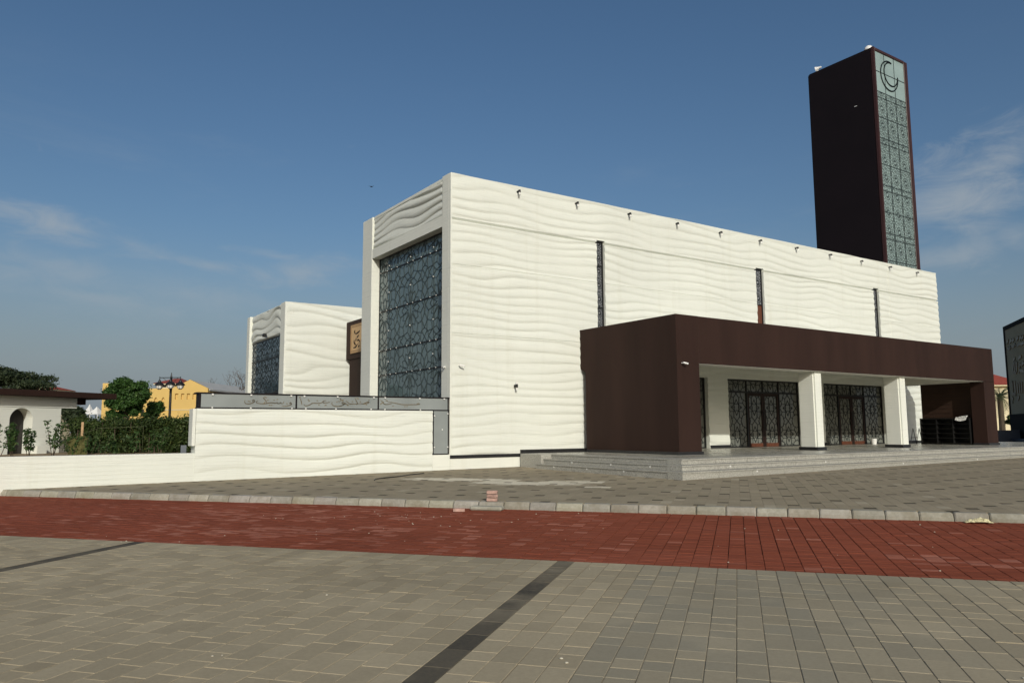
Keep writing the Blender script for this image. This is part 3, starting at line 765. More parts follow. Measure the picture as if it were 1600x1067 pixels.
def platform():
    t = empty('entrance_steps', 'speckled grey granite steps and polished floor under the brown portico', 'steps', loc=(SXL, SYF, .3))
    rise = .145; X1 = 45.5; Y1 = YC-.1
    # three risers wrap the front and the left side; each block has a tread slab with a small overhang
    for k in range(3):
        zt = ZF-(2-k)*rise; x0 = SXL+k*.32; y0 = SYF+k*.32; zb = zt-rise if k else -.1
        n = 23; xs = [x0+(X1-x0)*(i+(.5*(k % 2) if 0 < i < n else 0))/n for i in range(n+1)]
        for i in range(n):
            o = part('granite_block', 'granite', t, (xs[i]+.006, xs[i+1]-.006, y0+.022, y0+.55, zb+.004, zt-.034), (xs[i]+.004, xs[i+1]-.004, y0, y0+.55, zt-.034, zt)); c = random.uniform(.72, 1); o.color = (c, c, c*.97, 1)
        ys = [y0+.556+(20.15-y0-.556)*(i+(.4*(k % 2) if 0 < i < 5 else 0))/5 for i in range(6)]
        for i in range(5):
            o = part('granite_block', 'granite', t, (x0+.022, x0+.55, ys[i]+.005, ys[i+1]-.005, zb+.004, zt-.034), (x0, x0+.55, ys[i]+.004, ys[i+1]-.004, zt-.034, zt)); c = random.uniform(.65, .9); o.color = (c, c, c*.97, 1)
    part('cheek_block', 'granite', t, (SXL+.25, SXL+1.2, 20.18, YC-.1, -.1, ZF), bev=.01)
    part('core', 'sand', t, (SXL+.7, X1-.05, SYF+.7, YC+.25, -.1, ZF-.03))
    fx0, fy0 = SXL+.64+.556, SYF+.64+.556
    nx, ny = 21, 11
    for i in range(nx):
        for j in range(ny):
            a0 = fx0+(X1-fx0)*i/nx; a1 = fx0+(X1-fx0)*(i+1)/nx; b0 = fy0+(YC+.2-fy0)*j/ny; b1 = fy0+(YC+.2-fy0)*(j+1)/ny
            o = part('floor_tile', 'floor', t, (a0+.002, a1-.002, b0+.002, b1-.002, ZF-.03, ZF-.0005*random.random()))
            c = (.80, 1.0, .9)[j % 3]*random.uniform(.93, 1.0); o.color = (c, c, c*.97, 1)
    # small round lights let into the risers
    for k, y in ((0, 19.2), (1, 18.7), (0, 17.6), (1, 16.9), (0, 16.0), (1, 15.3)):
        b = MB(); x = SXL+k*.32+.018; z = ZF-(2-k)*rise-.07
        b.tube([(x+.01, y, z), (x-.006, y, z)], .024, 10); b.build('step_light', 'steel', t)
    for k, x in ((1, 16.6), (0, 17.3), (1, 20.9), (0, 24.6), (0, 29.5)):
        b = MB(); y = SYF+k*.32+.018; z = ZF-(2-k)*rise-.07
        b.tube([(x, y+.01, z), (x, y-.006, z)], .024, 10); b.build('step_light', 'steel', t)
platform()

# ------------------------------------------------------------------ minaret
def minaret():
    t = empty('minaret', 'tall square dark brown minaret with pale green latticed glass strip and crescent', 'tower', loc=(42.31, 23.98, .3))
    x0, x1, y0, y1, z1 = 42.31, 46.10, 23.98, 28.5, 24.33
    def rbox(name, mt, X0, X1, Y0, Y1, Z0, Z1, off, seg=4, top=True):
        bm = bmesh.new(); bmesh.ops.create_cube(bm, size=1)
        for v in bm.verts: v.co = ((X0+X1)/2+v.co.x*(X1-X0), (Y0+Y1)/2+v.co.y*(Y1-Y0), (Z0+Z1)/2+v.co.z*(Z1-Z0))
        es = [e for e in bm.edges if abs(e.verts[0].co.z-e.verts[1].co.z) > 1 or (top and min(e.verts[0].co.z, e.verts[1].co.z) > Z1-.01)]
        bmesh.ops.bevel(bm, geom=es, offset=off, segments=seg, affect='EDGES')
        return MB().addbm(bm).build(name, mt, t, smooth=False)
    rbox('shaft', 'brown_dark', x0, x1, y0+.12, y1, .2, z1, .10)
    rbox('post', 'brown_frame', x0+.004, x0+.19, y0, y0+.2, .2, z1-.01, .03, 2)
    rbox('post', 'brown_frame', 45.70, x1-.004, y0, y0+.22, .2, z1-.012, .08, 3)
    part('head_rail', 'brown_frame', t, (x0+.19, 45.70, y0+.01, y0+.2, 24.12, z1-.03), bev=.02)
    g = y0+.07; rows = [24.12, 22.87, 21.60, 21.25, 20.0, 18.70, 18.36, 17.08, 15.80, 15.46, 14.18, 12.90, 12.56, 11.28, 10.0, 9.0]; cols = [x0+.19, 43.50, 44.57, 45.70]
    for i in range(len(rows)-1):
        for j in range(3): part('pane', 'glass_tower', t, (cols[j]+.004, cols[j+1]-.004, g, g+.03, rows[i+1]+.004, rows[i]-.004))
    b = MB(); O = Vector((0, g, 0))
    for z in rows[1:-1]: b.ribbon((cols[0], z), (cols[3], z), .038, O, EX, EZ, -EY, .002, .014)
    for x in cols[1:3]: b.ribbon((x, 9.0), (x, 24.12), .032, O, EX, EZ, -EY, .003, .014)
    tag(b.build('glazing_bar', 'line', t), kind='stuff')
    lb = MB(); lattice(lb, (0, g, 0), EX, EZ, -EY, cols[0], cols[3], 9.6, 21.60, 1.07, .017, 44.035, 20.6, .012, .002); tag(lb.build('lattice', 'line_soft', t), kind='stuff')
    cb = MB(); c1, r1, c2, r2 = Vector((43.98, 22.86)), .93, Vector((44.17, 23.02)), .74
    def arc(c, r, a0, a1, n=40): return [c+Vector((math.cos(a0+(a1-a0)*i/n), math.sin(a0+(a1-a0)*i/n)))*r for i in range(n+1)]
    p = arc(c1, r1, R(72), R(368)); q = arc(c2, r2, R(88), R(352))
    for pl, w0 in ((p, .065), (q, .065)):
        for i in range(len(pl)-1): cb.ribbon(pl[i], pl[i+1], w0, O, EX, EZ, -EY, .012, .03)
    cb.build('crescent', 'line', t)
    b = MB(); b.lathe((42.72, 24.5, z1), [(.27, 0), (.27, .08), (.25, .16), (.19, .26), (.10, .32), (.01, .34)], 16)
    tag(b.build('dome_loudspeaker', 'whiteplastic', smooth=True), 'white domed fixture on the front corner of the minaret roof', 'loudspeaker')
    b = MB(); b.lathe((42.5, 27.85, z1), [(.05, 0), (.05, .1)], 8); b.tube([(42.45, 27.95, z1+.16), (42.5, 27.75, z1+.2), (42.55, 27.6, z1+.22)], [.17, .08, .05], 10)
    tag(b.build('horn_loudspeaker', 'whiteplastic'), 'small white horn loudspeaker at the left rear corner of the minaret roof', 'loudspeaker')
    b = MB(); b.tube([(45.4, 24.4, z1), (45.4, 24.4, z1+.16)], .04, 8)
    tag(b.build('roof_spike', 'whiteplastic'), 'tiny white stub on the right front edge of the minaret roof', 'fitting')
    b = MB(); b.box(42.28, 42.31, 25.22, 25.38, 21.0, 21.03)
    tag(b.build('wall_fitting', 'whiteplastic'), 'tiny white fitting on the dark left face of the minaret', 'fitting')
minaret()

# ------------------------------------------------------------------ second hall and brown link
def second_hall():
    y0, y1, zt = 38.87, 45.90, 8.214
    t = empty('second_hall', 'smaller cream-white rippled hall with dark blue window behind the sign wall', 'building', loc=(XC, y0, .3))
    def hf(u, v): return waves(u, v, .52, .085, 4.1, 1.0, .7, (7.5, 10.5, 5))*np.clip(u/.12, .2, 1)
    relief('wall', 'white', t, (XC+.02, y0, .2), EX, EZ, -EY, np.linspace(0, 9, 90), np.linspace(0, zt-.2, 150), hf, (), .3)
    part('pier', 'white_fine', t, (XC, XC+.4, y0-.02, 39.62, .2, zt+.004), bev=.02)
    part('pier', 'white_fine', t, (XC-.05, XC+.4, 45.33, y1, .2, zt), bev=.02)
    W_ = 45.33-39.62
    def hp(u, v):
        h = waves(u, v, .40, .10, .6, .85, .65, (3.4, 5.6, 2.2)); e = np.clip(np.minimum(np.minimum(u, W_-u)/.1, np.minimum(v, 1.6-v)/.05), 0, 1); return h*e
    relief('front_panel', 'white', t, (XC+.12, 45.33, 6.61), -EY, EZ, -EX, np.linspace(0, W_, 90), np.linspace(0, 1.6, 60), hp, (), .2)
    part('wall', 'white_fine', t, (XC+.4, 21, y1-.3, y1, .2, zt-.02)); part('wall', 'white_fine', t, (20.7, 21, y0+.31, y1-.3, .2, zt-.02))
    part('roof', 'grey_roof', t, (XC+.4, 20.7, y0+.31, y1-.31, 7.5, 7.65))
    G = XC+.16; fr = MB()
    for z in (6.57, 5.5, 3.6): fr.box(G-.03, G+.05, 39.62, 45.33, z-.03, z+.03)
    win = fr.build('window', 'black', t)
    rows = [.5, 3.6, 5.5, 6.57]; cols = [39.62, 41.5, 43.4, 45.33]
    for i in range(3):
        for j in range(3): part('pane', 'glass_far', win, (G+.001*j, G+.03, cols[j]+.005, cols[j+1]-.005, rows[i]+.03, rows[i+1]-.03))
    lb = MB(); lattice(lb, (G, 0, 0), EY, EZ, -EX, 39.62, 45.33, 2.0, 6.54, 1.86, .022, 42.4, 5.3); tag(lb.build('lattice', 'line', win), kind='stuff')
    b = MB(); b.box(XC-.22, XC-.02, 41.9, 42.15, 6.68, 6.86, bev=.03); b.tube([(XC+.02, 42.02, 6.75), (XC-.1, 42.02, 6.76)], .03)
    tag(b.build('floodlight', 'black'), 'small dark floodlight over the window of the smaller hall', 'light')
    # brown link between the halls
    k = empty('brown_link', 'dark brown wall joining the two white halls', 'building', loc=(15.33, 34, .3))
    part('wall', 'brown', k, (15.40, 20, 28.9, 38.45, .2, 5.32)); part('wall', 'brown', k, (15.33, 20, 28.9, y0-.09, 5.32, 7.33))
    p = empty('calligraphy_board', 'square tan board with dark calligraphy on the brown wall between halls', 'sign', loc=(15.3, 37, 5.6))
    part('board', 'panel_gold', p, (15.27, 15.325, 35.9, 38.02, 5.60, 7.08))
    r = MB()
    for d in (.0, .10):
        a0, a1, z0, z1 = 35.9+d, 38.02-d, 5.6+d, 7.08-d
        for a, b_ in (((a0, z0), (a1, z0)), ((a1, z0), (a1, z1)), ((a1, z1), (a0, z1)), ((a0, z1), (a0, z0))): r.ribbon(a, b_, .035, Vector((15.27, 0, 0)), EY, EZ, -EX, .001, .012)
    r.build('rim', 'panel_edge', p)
    s = MB()
    for st in PANEL_STROKES: stroke(s, st, .062, (15.27, 0, 0), EY, EZ, -EX, .012)
    tag(s.build('lettering', 'ink', p), kind='stuff')
PANEL_STROKES=[[(37.441,6.77),(37.515,6.689),(37.367,6.585)],[(37.284,6.581),(37.049,6.614),(36.83,6.683)],[(37.146,6.38),(36.978,6.456)],[(37.592,5.861),(37.303,5.897),(37.084,6.003)],[(37.513,6.246),(37.541,6.147),(37.341,6.014)],[(37.126,6.207),(36.968,6.229),(36.805,6.126)],[(37.318,6.214),(37.278,6.323)],[(36.952,5.885),(36.871,5.912)],[(37.453,6.075),(37.36,6.003)]]
second_hall()

# ------------------------------------------------------------------ sign wall, glass sign, low wall
SIGN_STROKES=[[(5.602,2.424),(5.598,2.368),(5.636,2.332),(5.727,2.329),(5.809,2.357),(5.854,2.391),(5.858,2.428),(5.816,2.437),(5.804,2.409),(5.836,2.387)],[(6.673,2.404),(6.655,2.356),(6.598,2.349),(6.577,2.379),(6.55,2.349),(6.502,2.348),(6.482,2.378),(6.426,2.351),(6.368,2.369),(6.274,2.364),(6.199,2.347),(6.125,2.335),(5.994,2.341),(5.92,2.358),(5.915,2.396),(5.955,2.421)],[(6.199,2.349),(6.179,2.406),(6.121,2.471),(6.091,2.508)],[(6.128,2.524),(6.185,2.506)],[(6.115,2.339),(6.146,2.386)],[(6.886,2.369),(6.857,2.384),(6.838,2.358),(6.887,2.346),(6.869,2.315),(6.792,2.291),(6.696,2.274),(6.619,2.285)],[(7.147,2.498),(7.169,2.412),(7.191,2.325)],[(7.107,2.527),(7.146,2.537)],[(7.25,2.335),(7.281,2.297),(7.38,2.308),(7.459,2.348),(7.488,2.387)],[(7.459,2.348),(7.539,2.378),(7.619,2.37),(7.741,2.381),(7.805,2.412)],[(8.016,2.415),(7.944,2.394),(7.842,2.387),(7.805,2.412),(7.831,2.442),(7.902,2.453)],[(8.088,2.416),(8.079,2.357),(8.132,2.308),(8.257,2.29),(8.382,2.311),(8.465,2.362),(8.506,2.403)],[(8.31,2.296),(8.398,2.322),(8.464,2.365),(8.441,2.407),(8.385,2.402),(8.408,2.369),(8.509,2.362),(8.576,2.333)],[(8.506,2.461),(8.575,2.399),(8.643,2.363),(8.733,2.369),(8.812,2.366)],[(8.786,2.54),(8.833,2.456),(8.869,2.382),(8.835,2.349)],[(8.843,2.542),(8.912,2.511)],[(8.812,2.366),(8.96,2.383),(9.051,2.378),(9.143,2.414),(9.211,2.44),(9.239,2.419),(9.189,2.393),(9.074,2.37),(9.005,2.384)],[(9.607,2.49),(9.679,2.448),(9.727,2.383),(9.798,2.367),(9.917,2.381),(9.989,2.404)],[(9.609,2.37),(9.703,2.437)],[(9.845,2.433),(9.965,2.435),(10.109,2.41),(10.352,2.37),(10.647,2.374),(10.871,2.381),(10.933,2.4),(10.87,2.417),(10.833,2.387)]]
SIGN_DOTS=[(5.698,2.398),(5.738,2.389),(6.395,2.437),(6.489,2.458),(6.225,2.438),(6.276,2.299),(6.333,2.3),(6.761,2.348),(7.376,2.469),(7.397,2.431),(7.638,2.445),(7.691,2.322),(7.905,2.321),(7.877,2.309),(8.233,2.419),(8.299,2.433),(8.336,2.506),(8.357,2.47),(8.414,2.479),(8.351,2.459),(8.406,2.455),(8.327,2.511),(8.709,2.433),(8.554,2.328),(8.581,2.324),(8.959,2.436),(9.234,2.488),(9.155,2.349),(10.026,2.317),(9.797,2.482),(9.833,2.476),(10.5,2.316),(10.426,2.309)]
def sign_wall():
    t = empty('sign_wall', 'waist-high rippled cream-white wall carrying the long glass sign', 'wall', loc=(4.36, YC, .25))
    yf = YC-.03
    def hf(u, v): return (waves(u, v, .34, .055, 3.3, .55, .58, (3.6, 6.4, 2.3))+.0015*np.sin(v*75))*np.clip(u/.1, .2, 1)*np.clip((2.085-v)/.03, .1, 1)
    relief('wall', 'white', t, (4.36, yf, .1), EX, EZ, -EY, np.linspace(0, 7.02, 110), np.linspace(0, 2.085, 90), hf, (), .5)
    part('end_block', 'white_fine', t, (4.27, 4.355, yf-.01, yf+.45, 1.2, 2.18), bev=.01)
    part('base', 'white_fine', t, (11.385, 12.0, yf-.015, yf+.46, .1, .81))
    part('backing', 'white_fine', t, (11.385, 12.0, yf+.3, yf+.47, .811, 2.18))
    g = empty('glass_sign', 'long grey glass sign with bronze Arabic lettering on top of the white wall', 'sign', loc=(8.2, YC, 2.19))
    yg = yf+.02; b = MB(); z0, z1 = 2.187, 2.607
    b.box(4.40, 11.99, yg-.01, yg+.40, z0, z0+.035); b.box(4.36, 11.99, yg-.02, yg+.42, z1-.025, z1+.012)
    for x in (4.44, 7.03, 9.54, 11.95): b.box(x-.022, x+.022, yg-.008, yg+.39, z0+.036, z1-.026)
    b.box(11.40, 11.435, yg-.008, yg+.2, .83, z0-.001); b.box(11.945, 11.98, yg-.008, yg+.2, .83, z0-.001); b.box(11.436, 11.944, yg-.008, yg+.2, .812, .845)
    b.build('frame', 'brown_dark', g)
    for a, c in ((4.464, 7.007), (7.053, 9.517), (9.563, 11.927)):
        part('pane', 'glass_sign', g, (a, c, yg, yg+.012, z0+.036, z1-.026)); part('pane', 'glass_sign', g, (a, c, yg+.36, yg+.372, z0+.036, z1-.026))
        part('light_box', 'steel', g, (a+.3, c-.3, yg+.15, yg+.25, z0+.04, z0+.1))
    part('pane', 'glass_sign', g, (11.437, 11.943, yg, yg+.012, .846, z0-.002))
    part('backing', 'grey_wall', g, (11.437, 11.943, yg+.15, yg+.17, .846, z0-.002))
    s = MB(); O = (0, yg, 0)
    for st in SIGN_STROKES: stroke(s, st, .016, O, EX, EZ, -EY, .01, .002)
    for x, z in SIGN_DOTS: s.ribbon((x-.011, z), (x+.011, z+.004), .02, Vector(O), EX, EZ, -EY, .002, .01)
    tag(s.build('lettering', 'gold', g), kind='stuff')
    k = MB()
    for x in (4.75, 5.76, 6.87, 7.25, 8.24, 9.38, 9.75, 10.92, 11.79): k.box(x-.022, x+.022, yg-.045, yg-.008, 2.545, 2.585)
    for x in (4.75, 5.76, 6.9, 7.3, 8.2, 9.3, 9.75, 10.95): k.box(x-.018, x+.018, yg-.035, yg-.011, 2.20, 2.23)
    for x, z in ((11.45, 2.03), (11.93, 2.1), (11.45, 1.05), (11.93, 1.05), (11.73, 1.6)): k.box(x-.016, x+.016, yg-.035, yg-.009, z-.018, z+.018)
    tag(k.build('glass_clamp', 'steel', g), kind='stuff')
    part('pane', 'grey_wall', g, (4.10, 4.24, yf+.48, yf+.5, .9, 1.22))
    w = empty('low_wall', 'low plain cream-white boundary wall with plants growing behind it', 'wall', loc=(-4, YC, .2))
    def h2(u, v): return .0012*np.sin(v*58+1.5*np.sin(u*.7))+.012*np.sin(u*.35+v*1.2)
    relief('wall', 'white', w, (-18, YC-.01, .0), EX, EZ, -EY, np.linspace(0, 22.37, 120), np.linspace(0, 1.017, 70), h2, (), .35)
sign_wall()

# ------------------------------------------------------------------ vegetation helpers
def leaves(name, clumps, n, size, mt, parent, seed, flat=.0, droop=0):
    """many small folded leaves spread through ellipsoid clumps: (cx,cy,cz, rx,ry,rz, weight)"""
    g = np.random.default_rng(seed); cl_ = np.array(clumps, float); w = cl_[:, 6]/cl_[:, 6].sum()
    k = g.choice(len(cl_), n, p=w); d = g.normal(size=(n, 3)); d /= np.linalg.norm(d, axis=1)[:, None]
    r = g.random(n)**.42*np.where(g.random(n) < .10, 1.35, 1.)
    P = cl_[k, :3]+d*cl_[k, 3:6]*r[:, None]
    nr = d*.8+g.normal(size=(n, 3))*.75+np.array([0, 0, .45]); nr /= np.linalg.norm(nr, axis=1)[:, None]
    a = np.cross(nr, g.normal(size=(n, 3))); a /= np.linalg.norm(a, axis=1)[:, None]; b = np.cross(nr, a)
    s = size*(.6+.8*g.random(n))[:, None]
    V = np.stack([P-a*s, P+b*s*.42+nr*s*.1, P+a*s-np.array([0, 0, 1])*s*droop, P-b*s*.42+nr*s*.1], 1).reshape(-1, 3)
    me = bpy.data.meshes.new(name); me.from_pydata(V.tolist(), [], np.arange(4*n).reshape(n, 4).tolist())
    cv = g.random(len(cl_))
    t = np.zeros((n, 4), np.float32); t[:, 0] = np.clip(.55*cv[k]+.5*g.random(n)-.05, 0, 1); t[:, 1] = np.where(g.random(n) < .12, g.random(n), 0); t[:, 3] = 1
    at = me.color_attributes.new('tint', 'FLOAT_COLOR', 'CORNER'); at.data.foreach_set('color', np.repeat(t, 4, axis=0).ravel())
    me.materials.append(M[mt]); o = bpy.data.objects.new(name, me); C.objects.link(o)
    if parent:
        o.parent = parent
        if parent.type == 'EMPTY': o.matrix_parent_inverse = Matrix.Translation(-parent.location)
    return o
def branches(name, base, tips, r0, parent, mt='bark', trunk_top=None, seed=0):
    b = MB(); rr = random.Random(seed); base = Vector(base); top = Vector(trunk_top)
    mid = base.lerp(top, .5)+Vector((rr.uniform(-.08, .08), rr.uniform(-.08, .08), 0))
    b.tube([base, mid, top], [r0, r0*.8, r0*.62], 8)
    for tp in tips:
        tp = Vector(tp); s_ = base.lerp(top, rr.uniform(.72, 1.0)); m1 = s_.lerp(tp, .5)+Vector((rr.uniform(-.15, .15), rr.uniform(-.15, .15), rr.uniform(.0, .25)))
        b.tube([s_, m1, tp], [r0*.45, r0*.28, r0*.10], 5)
    return b.build(name, mt, parent)
def gz(x, y): return gr(x, y)+KH

# planting bed behind the low wall
part('planting_bed', 'soil', None, (-18, 4.3, YC+.345, 32, .0, .86), (4.3, 11.5, YC+.48, 32, .0, .86)); tag(bpy.data.objects['planting_bed'], kind='structure')

def hedge():
    t = empty('hedge', 'long dense dark green hedge behind the low white wall', 'hedge', loc=(5, 29, .86))
    cl_ = []
    rr = random.Random(5)
    for i in range(120):
        u = rr.random(); x = 2.25+u*7.6; y = 30.2-.55*(x-1.9)+rr.uniform(-.35, .6); z = .9+rr.random()*.95
        cl_.append((x, y, z, .42, .42, .36, 1))
    for i in range(30):
        x = 2.2+7.6*i/29; cl_.append((x, 30.2-.55*(x-1.9)+rr.uniform(-.2, .3), 1.84+rr.uniform(-.08, .1), .34, .35, .22, .7))
    leaves('foliage', cl_, 78000, .052, 'leaf_hedge', t, 11)
    b = MB()
    for i in range(30):
        x = 2.2+7.5*rr.random(); y = 30.2-.55*(x-1.9)+rr.uniform(-.3, .4); b.tube([(x, y, .8), (x+rr.uniform(-.1, .1), y, 1.9)], [.022, .008], 5)
    tag(b.build('stem', 'bark', t), kind='stuff')
hedge()
def tree(name, label, base, crown, n, size, mt, r0, top, seed, cat='tree', group=None, stems=7):
    t = empty(name, label, cat, group, loc=tuple(base))
    rr = random.Random(seed)
    tips = [(c[0], c[1], c[2]) for c in rr.sample(crown, min(stems, len(crown)))]
    branches('trunk', base, tips, r0, t, 'bark', top, seed)
    leaves('crown', crown, n, size, mt, t, seed)
    return t
def ball(c, R_, n, rr, sub=.42, flat=1., jit=.2):
    out = []
    for i in range(n):
        d = Vector((rr.gauss(0, 1), rr.gauss(0, 1), rr.gauss(0, 1))).normalized(); k = rr.random()**.4*(1-sub*.55)
        s = sub*R_*rr.uniform(.7, 1.3)
        out.append((c[0]+d.x*R_*k, c[1]+d.y*R_*k, c[2]+d.z*R_*k*flat, s, s, s*.75, s**2))
    return out
rr = random.Random(3)
cr = ball((5.3, 42.25, 3.42), 1.08, 64, rr, .26, .98)+ball((4.85, 42.5, 2.35), .62, 14, rr, .3, .7)+ball((5.75, 42.0, 2.5), .5, 10, rr, .3, .7)
tree('round_tree', 'bright green round-crowned tree in front of the yellow building', (5.3, 42.2, .4), cr, 26000, .078, 'leaf_tree', .13, (5.3, 42.2, 2.4), 21)
cr = ball((6.72, 43.7, 2.72), .55, 14, rr, .42, .8)
tree('small_tree', 'small ball-shaped green tree left of the street lamp', (6.72, 43.7, .4), cr, 5200, .06, 'leaf_tree', .05, (6.72, 43.7, 2.35), 22)
cr = ball((6.5, 30.3, 2.1), .55, 16, rr, .42, .8)
tree('large_shrub', 'dark green shrub rising beside the left end of the glass sign', (6.55, 30.3, .86), cr, 6500, .06, 'leaf_hedge', .06, (6.55, 30.3, 1.8), 23, 'shrub')
# broad acacia far left, layered crown
cr = []
for i in range(52):
    u = rr.uniform(-1, 1); w = rr.uniform(-1, 1); zz = 6.6-1.6*u*u*rr.uniform(.6, 1.2)-rr.random()*1.4
    p = dirXY(0)*(60+w*2.5)+dirXY(90)*(-40.6+u*4.3); cr.append((p.x, p.y, zz, .95, .95, .30, 1))
pb = dirXY(0)*60+dirXY(90)*(-41.2)
tree('acacia_tree', 'broad flat-topped dark tree behind the gatehouse roof at far left', (pb.x, pb.y, .3), cr, 24000, .12, 'leaf_dark', .28, (pb.x, pb.y, 4.2), 24, stems=14)
p = dirXY(0)*50+dirXY(90)*(-28.6)
cr = ball((p.x, p.y, 2.5), .95, 16, rr, .4, .8)
tree('far_shrub', 'dark green shrub under the gatehouse eave beside the white tents', (p.x, p.y, .4), cr, 3500, .12, 'leaf_dark', .06, (p.x, p.y, 2.2), 25, 'shrub')
# leafless tree behind the smaller hall
def bare_tree():
    t = empty('leafless_tree', 'leafless brown tree left of the smaller white hall', 'tree', loc=(20.3, 82.5, .5)); b = MB(); rr = random.Random(9)
    def grow(p, d, ln, r, lvl):
        q = p+d*ln; b.tube([p, p.lerp(q, .5)+Vector((rr.uniform(-.05, .05), rr.uniform(-.05, .05), .03))*ln, q], [r, r*.8, r*.6], 5 if lvl < 3 else 3, False)
        if lvl > 5: return
        for i in range(3 if lvl < 4 else 2):
            nd = (d+Vector((rr.gauss(0, .55), rr.gauss(0, .55), rr.gauss(.05, .35)))).normalized(); grow(q, nd, ln*rr.uniform(.62, .82), r*.6, lvl+1)
    grow(Vector((20.3, 82.5, .4)), Vector((.02, 0, 1)), 2.5, .17, 0)
    b.build('trunk', 'bark', t)
bare_tree()
# young plants in a row behind the low wall
PL = ((.10, 'leftmost young leafy plant behind the low white wall', .95, 3), (.36, 'second young leafy plant from the left behind the low white wall', .80, 3), (.72, 'young leafy plant in front of the dark arch', .85, 3), (1.22, 'tallest young plant, right of the arch against the white gatehouse', 1.02, 4),
      (1.66, 'thin young plant in front of the olive shade net', .7, 2), (2.02, 'thin young plant beside the timber stake', .66, 2), (2.36, 'third thin plant right of the gatehouse, before the hedge', .60, 2), (2.72, 'fourth thin plant right of the gatehouse, before the hedge', .58, 2), (3.06, 'fifth thin plant right of the gatehouse, before the hedge', .66, 2), (3.42, 'sixth thin plant right of the gatehouse, before the hedge', .62, 2), (3.75, 'thin yellowish plant nearest the sign wall', .82, 3))
def plants():
    for i, (x, lab, h, k) in enumerate(PL):
        y = 22.7+.2*math.sin(i*2.1); rr = random.Random(40+i); z0 = .86
        t = empty('young_plant', lab, 'plant', 'young plants behind the low wall', loc=(x, y, z0)); b = MB(); cl_ = []
        for q in range(k):
            a = rr.uniform(0, 6.28); sp = .10+.10*rr.random(); p0 = Vector((x+rr.uniform(-.03, .03), y, z0)); p2 = Vector((x+sp*math.cos(a)*1.3, y+sp*math.sin(a), z0+h*rr.uniform(.8, 1.05))); p1 = p0.lerp(p2, .5)+Vector((rr.uniform(-.04, .04), 0, 0))
            b.tube([p0, p1, p2], [.010, .008, .004], 5); b.build('stem', 'bark', t); b = MB()
            for e in range(7):
                f = .42+.58*e/6; p = p0.lerp(p1, f*2) if f < .5 else p1.lerp(p2, f*2-1); cl_.append((p.x, p.y, p.z, .085, .085, .06, 1))
        leaves('foliage', cl_, 300 if k > 2 else 110, .046, 'leaf_young', t, 60+i)
plants()
# shade net, stake and rope in front of the hedge
def garden_bits():
    b = MB(); rr = random.Random(2); n = 9; P = {}
    for i in range(n):
        for j in range(n):
            u, v = i/(n-1), j/(n-1); x = 1.95+.5*u; z = .86+(.5+.2*u)*v*(1-.35*abs(u-.5)); y = 28.35-.3*u+.25*v+.06*math.sin(u*17+v*6)+rr.uniform(-.02, .02); P[i, j] = (x, y, z)
    for i in range(n-1):
        for j in range(n-1): b.quad(P[i, j], P[i+1, j], P[i+1, j+1], P[i, j+1])
    o = b.build('shade_net', 'tarp'); md = o.modifiers.new('thick', 'SOLIDIFY'); md.thickness = .012
    tag(o, 'crumpled olive green net hanging at the left end of the hedge', 'net')
    b = MB(); b.box(2.28, 2.35, 28.5, 28.56, .86, 1.90, bev=.006); tag(b.build('timber_stake', 'stake'), 'pale raw timber stake standing at the left end of the hedge', 'stake')
    b = MB(); b.tube([(2.32, 28.49, 1.52), (2.75, 28.2, 1.70), (3.6, 27.85, 1.73), (4.0, 27.7, 1.75)], .007, 5); b.tube([(4.0, 27.7, 1.75), (4.0, 27.7, .9)], .005, 5)
    tag(b.build('rope', 'rope'), 'thin pale rope stretched across the front of the hedge', 'rope')
garden_bits()

# ------------------------------------------------------------------ things in other frames
class LF:
    def __init__(s, O, U, W): s.O, s.U, s.W = Vector(O), Vector(U), Vector(W)
    def x(s, mb):
        mb.v = [tuple(s.O+s.U*v[0]+s.W*v[1]+EZ*v[2]) for v in mb.v]; return mb
def gatehouse():
    O = dirXY(0)*27+dirXY(90)*(-15.9); F = LF((O.x, O.y, 0), dirXY(20), dirXY(110))
    t = empty('gatehouse', 'small white gatehouse with arched recess and flat dark brown roof', 'building', loc=(O.x, O.y, .3))
    def lp(name, mt, *bx, bev=0, par=t):
        b = MB()
        for q in bx: b.box(*q, bev=bev)
        return F.x(b).build(name, mt, par)
    za = 2.40; a0, a1 = -1.88, -1.06; rad = (a1-a0)/2; zs = za-rad
    b = MB()
    def pr(poly): b.prism([(u, 0, z) for u, z in poly], (0, -.5, 0))
    pr([(-7, .3), (a0, .3), (a0, zs), (a0, 2.42), (-7, 2.42)]); pr([(a1, .3), (0, .3), (0, 2.42), (a1, 2.42), (a1, zs)])
    arc = [((a0+a1)/2+rad*math.cos(math.pi-math.pi*i/16), zs+rad*math.sin(math.pi*i/16)*.97) for i in range(17)]
    for i in range(16): pr([arc[i], arc[i+1], (arc[i+1][0], 2.42), (arc[i][0], 2.42)])
    F.x(b).build('wall', 'white_fine', t)
    lp('beam', 'white_fine', (-7, .60, -.5, .02, 2.42, 2.78))
    lp('niche_shade_panel', 'niche', (a0-.05, a1+.05, -.48, -.42, .3, 2.41))  # dark panel stands in for the shaded interior behind the arch
    lp('roof', 'brown', (-8, 1.95, -3.5, .42, 2.782, 2.985), bev=.01)
    lp('bracket', 'brown', (.62, 1.0, -.4, -.02, 2.56, 2.781))
    lp('shaded_return', 'grey_wall', (.005, .22, -.48, -.30, .3, 2.415))  # grey strip in place of the wall's end return, its shade put in as colour
    lp('bench', 'white_fine', (-1.1, -.75, .02, .35, .3, 1.12))
    lp('side_wall', 'white_fine', (-.35, .0, -3.2, -.51, .3, 2.77))
gatehouse()
FR = lambda D, r: dirXY(0)*D+dirXY(90)*r
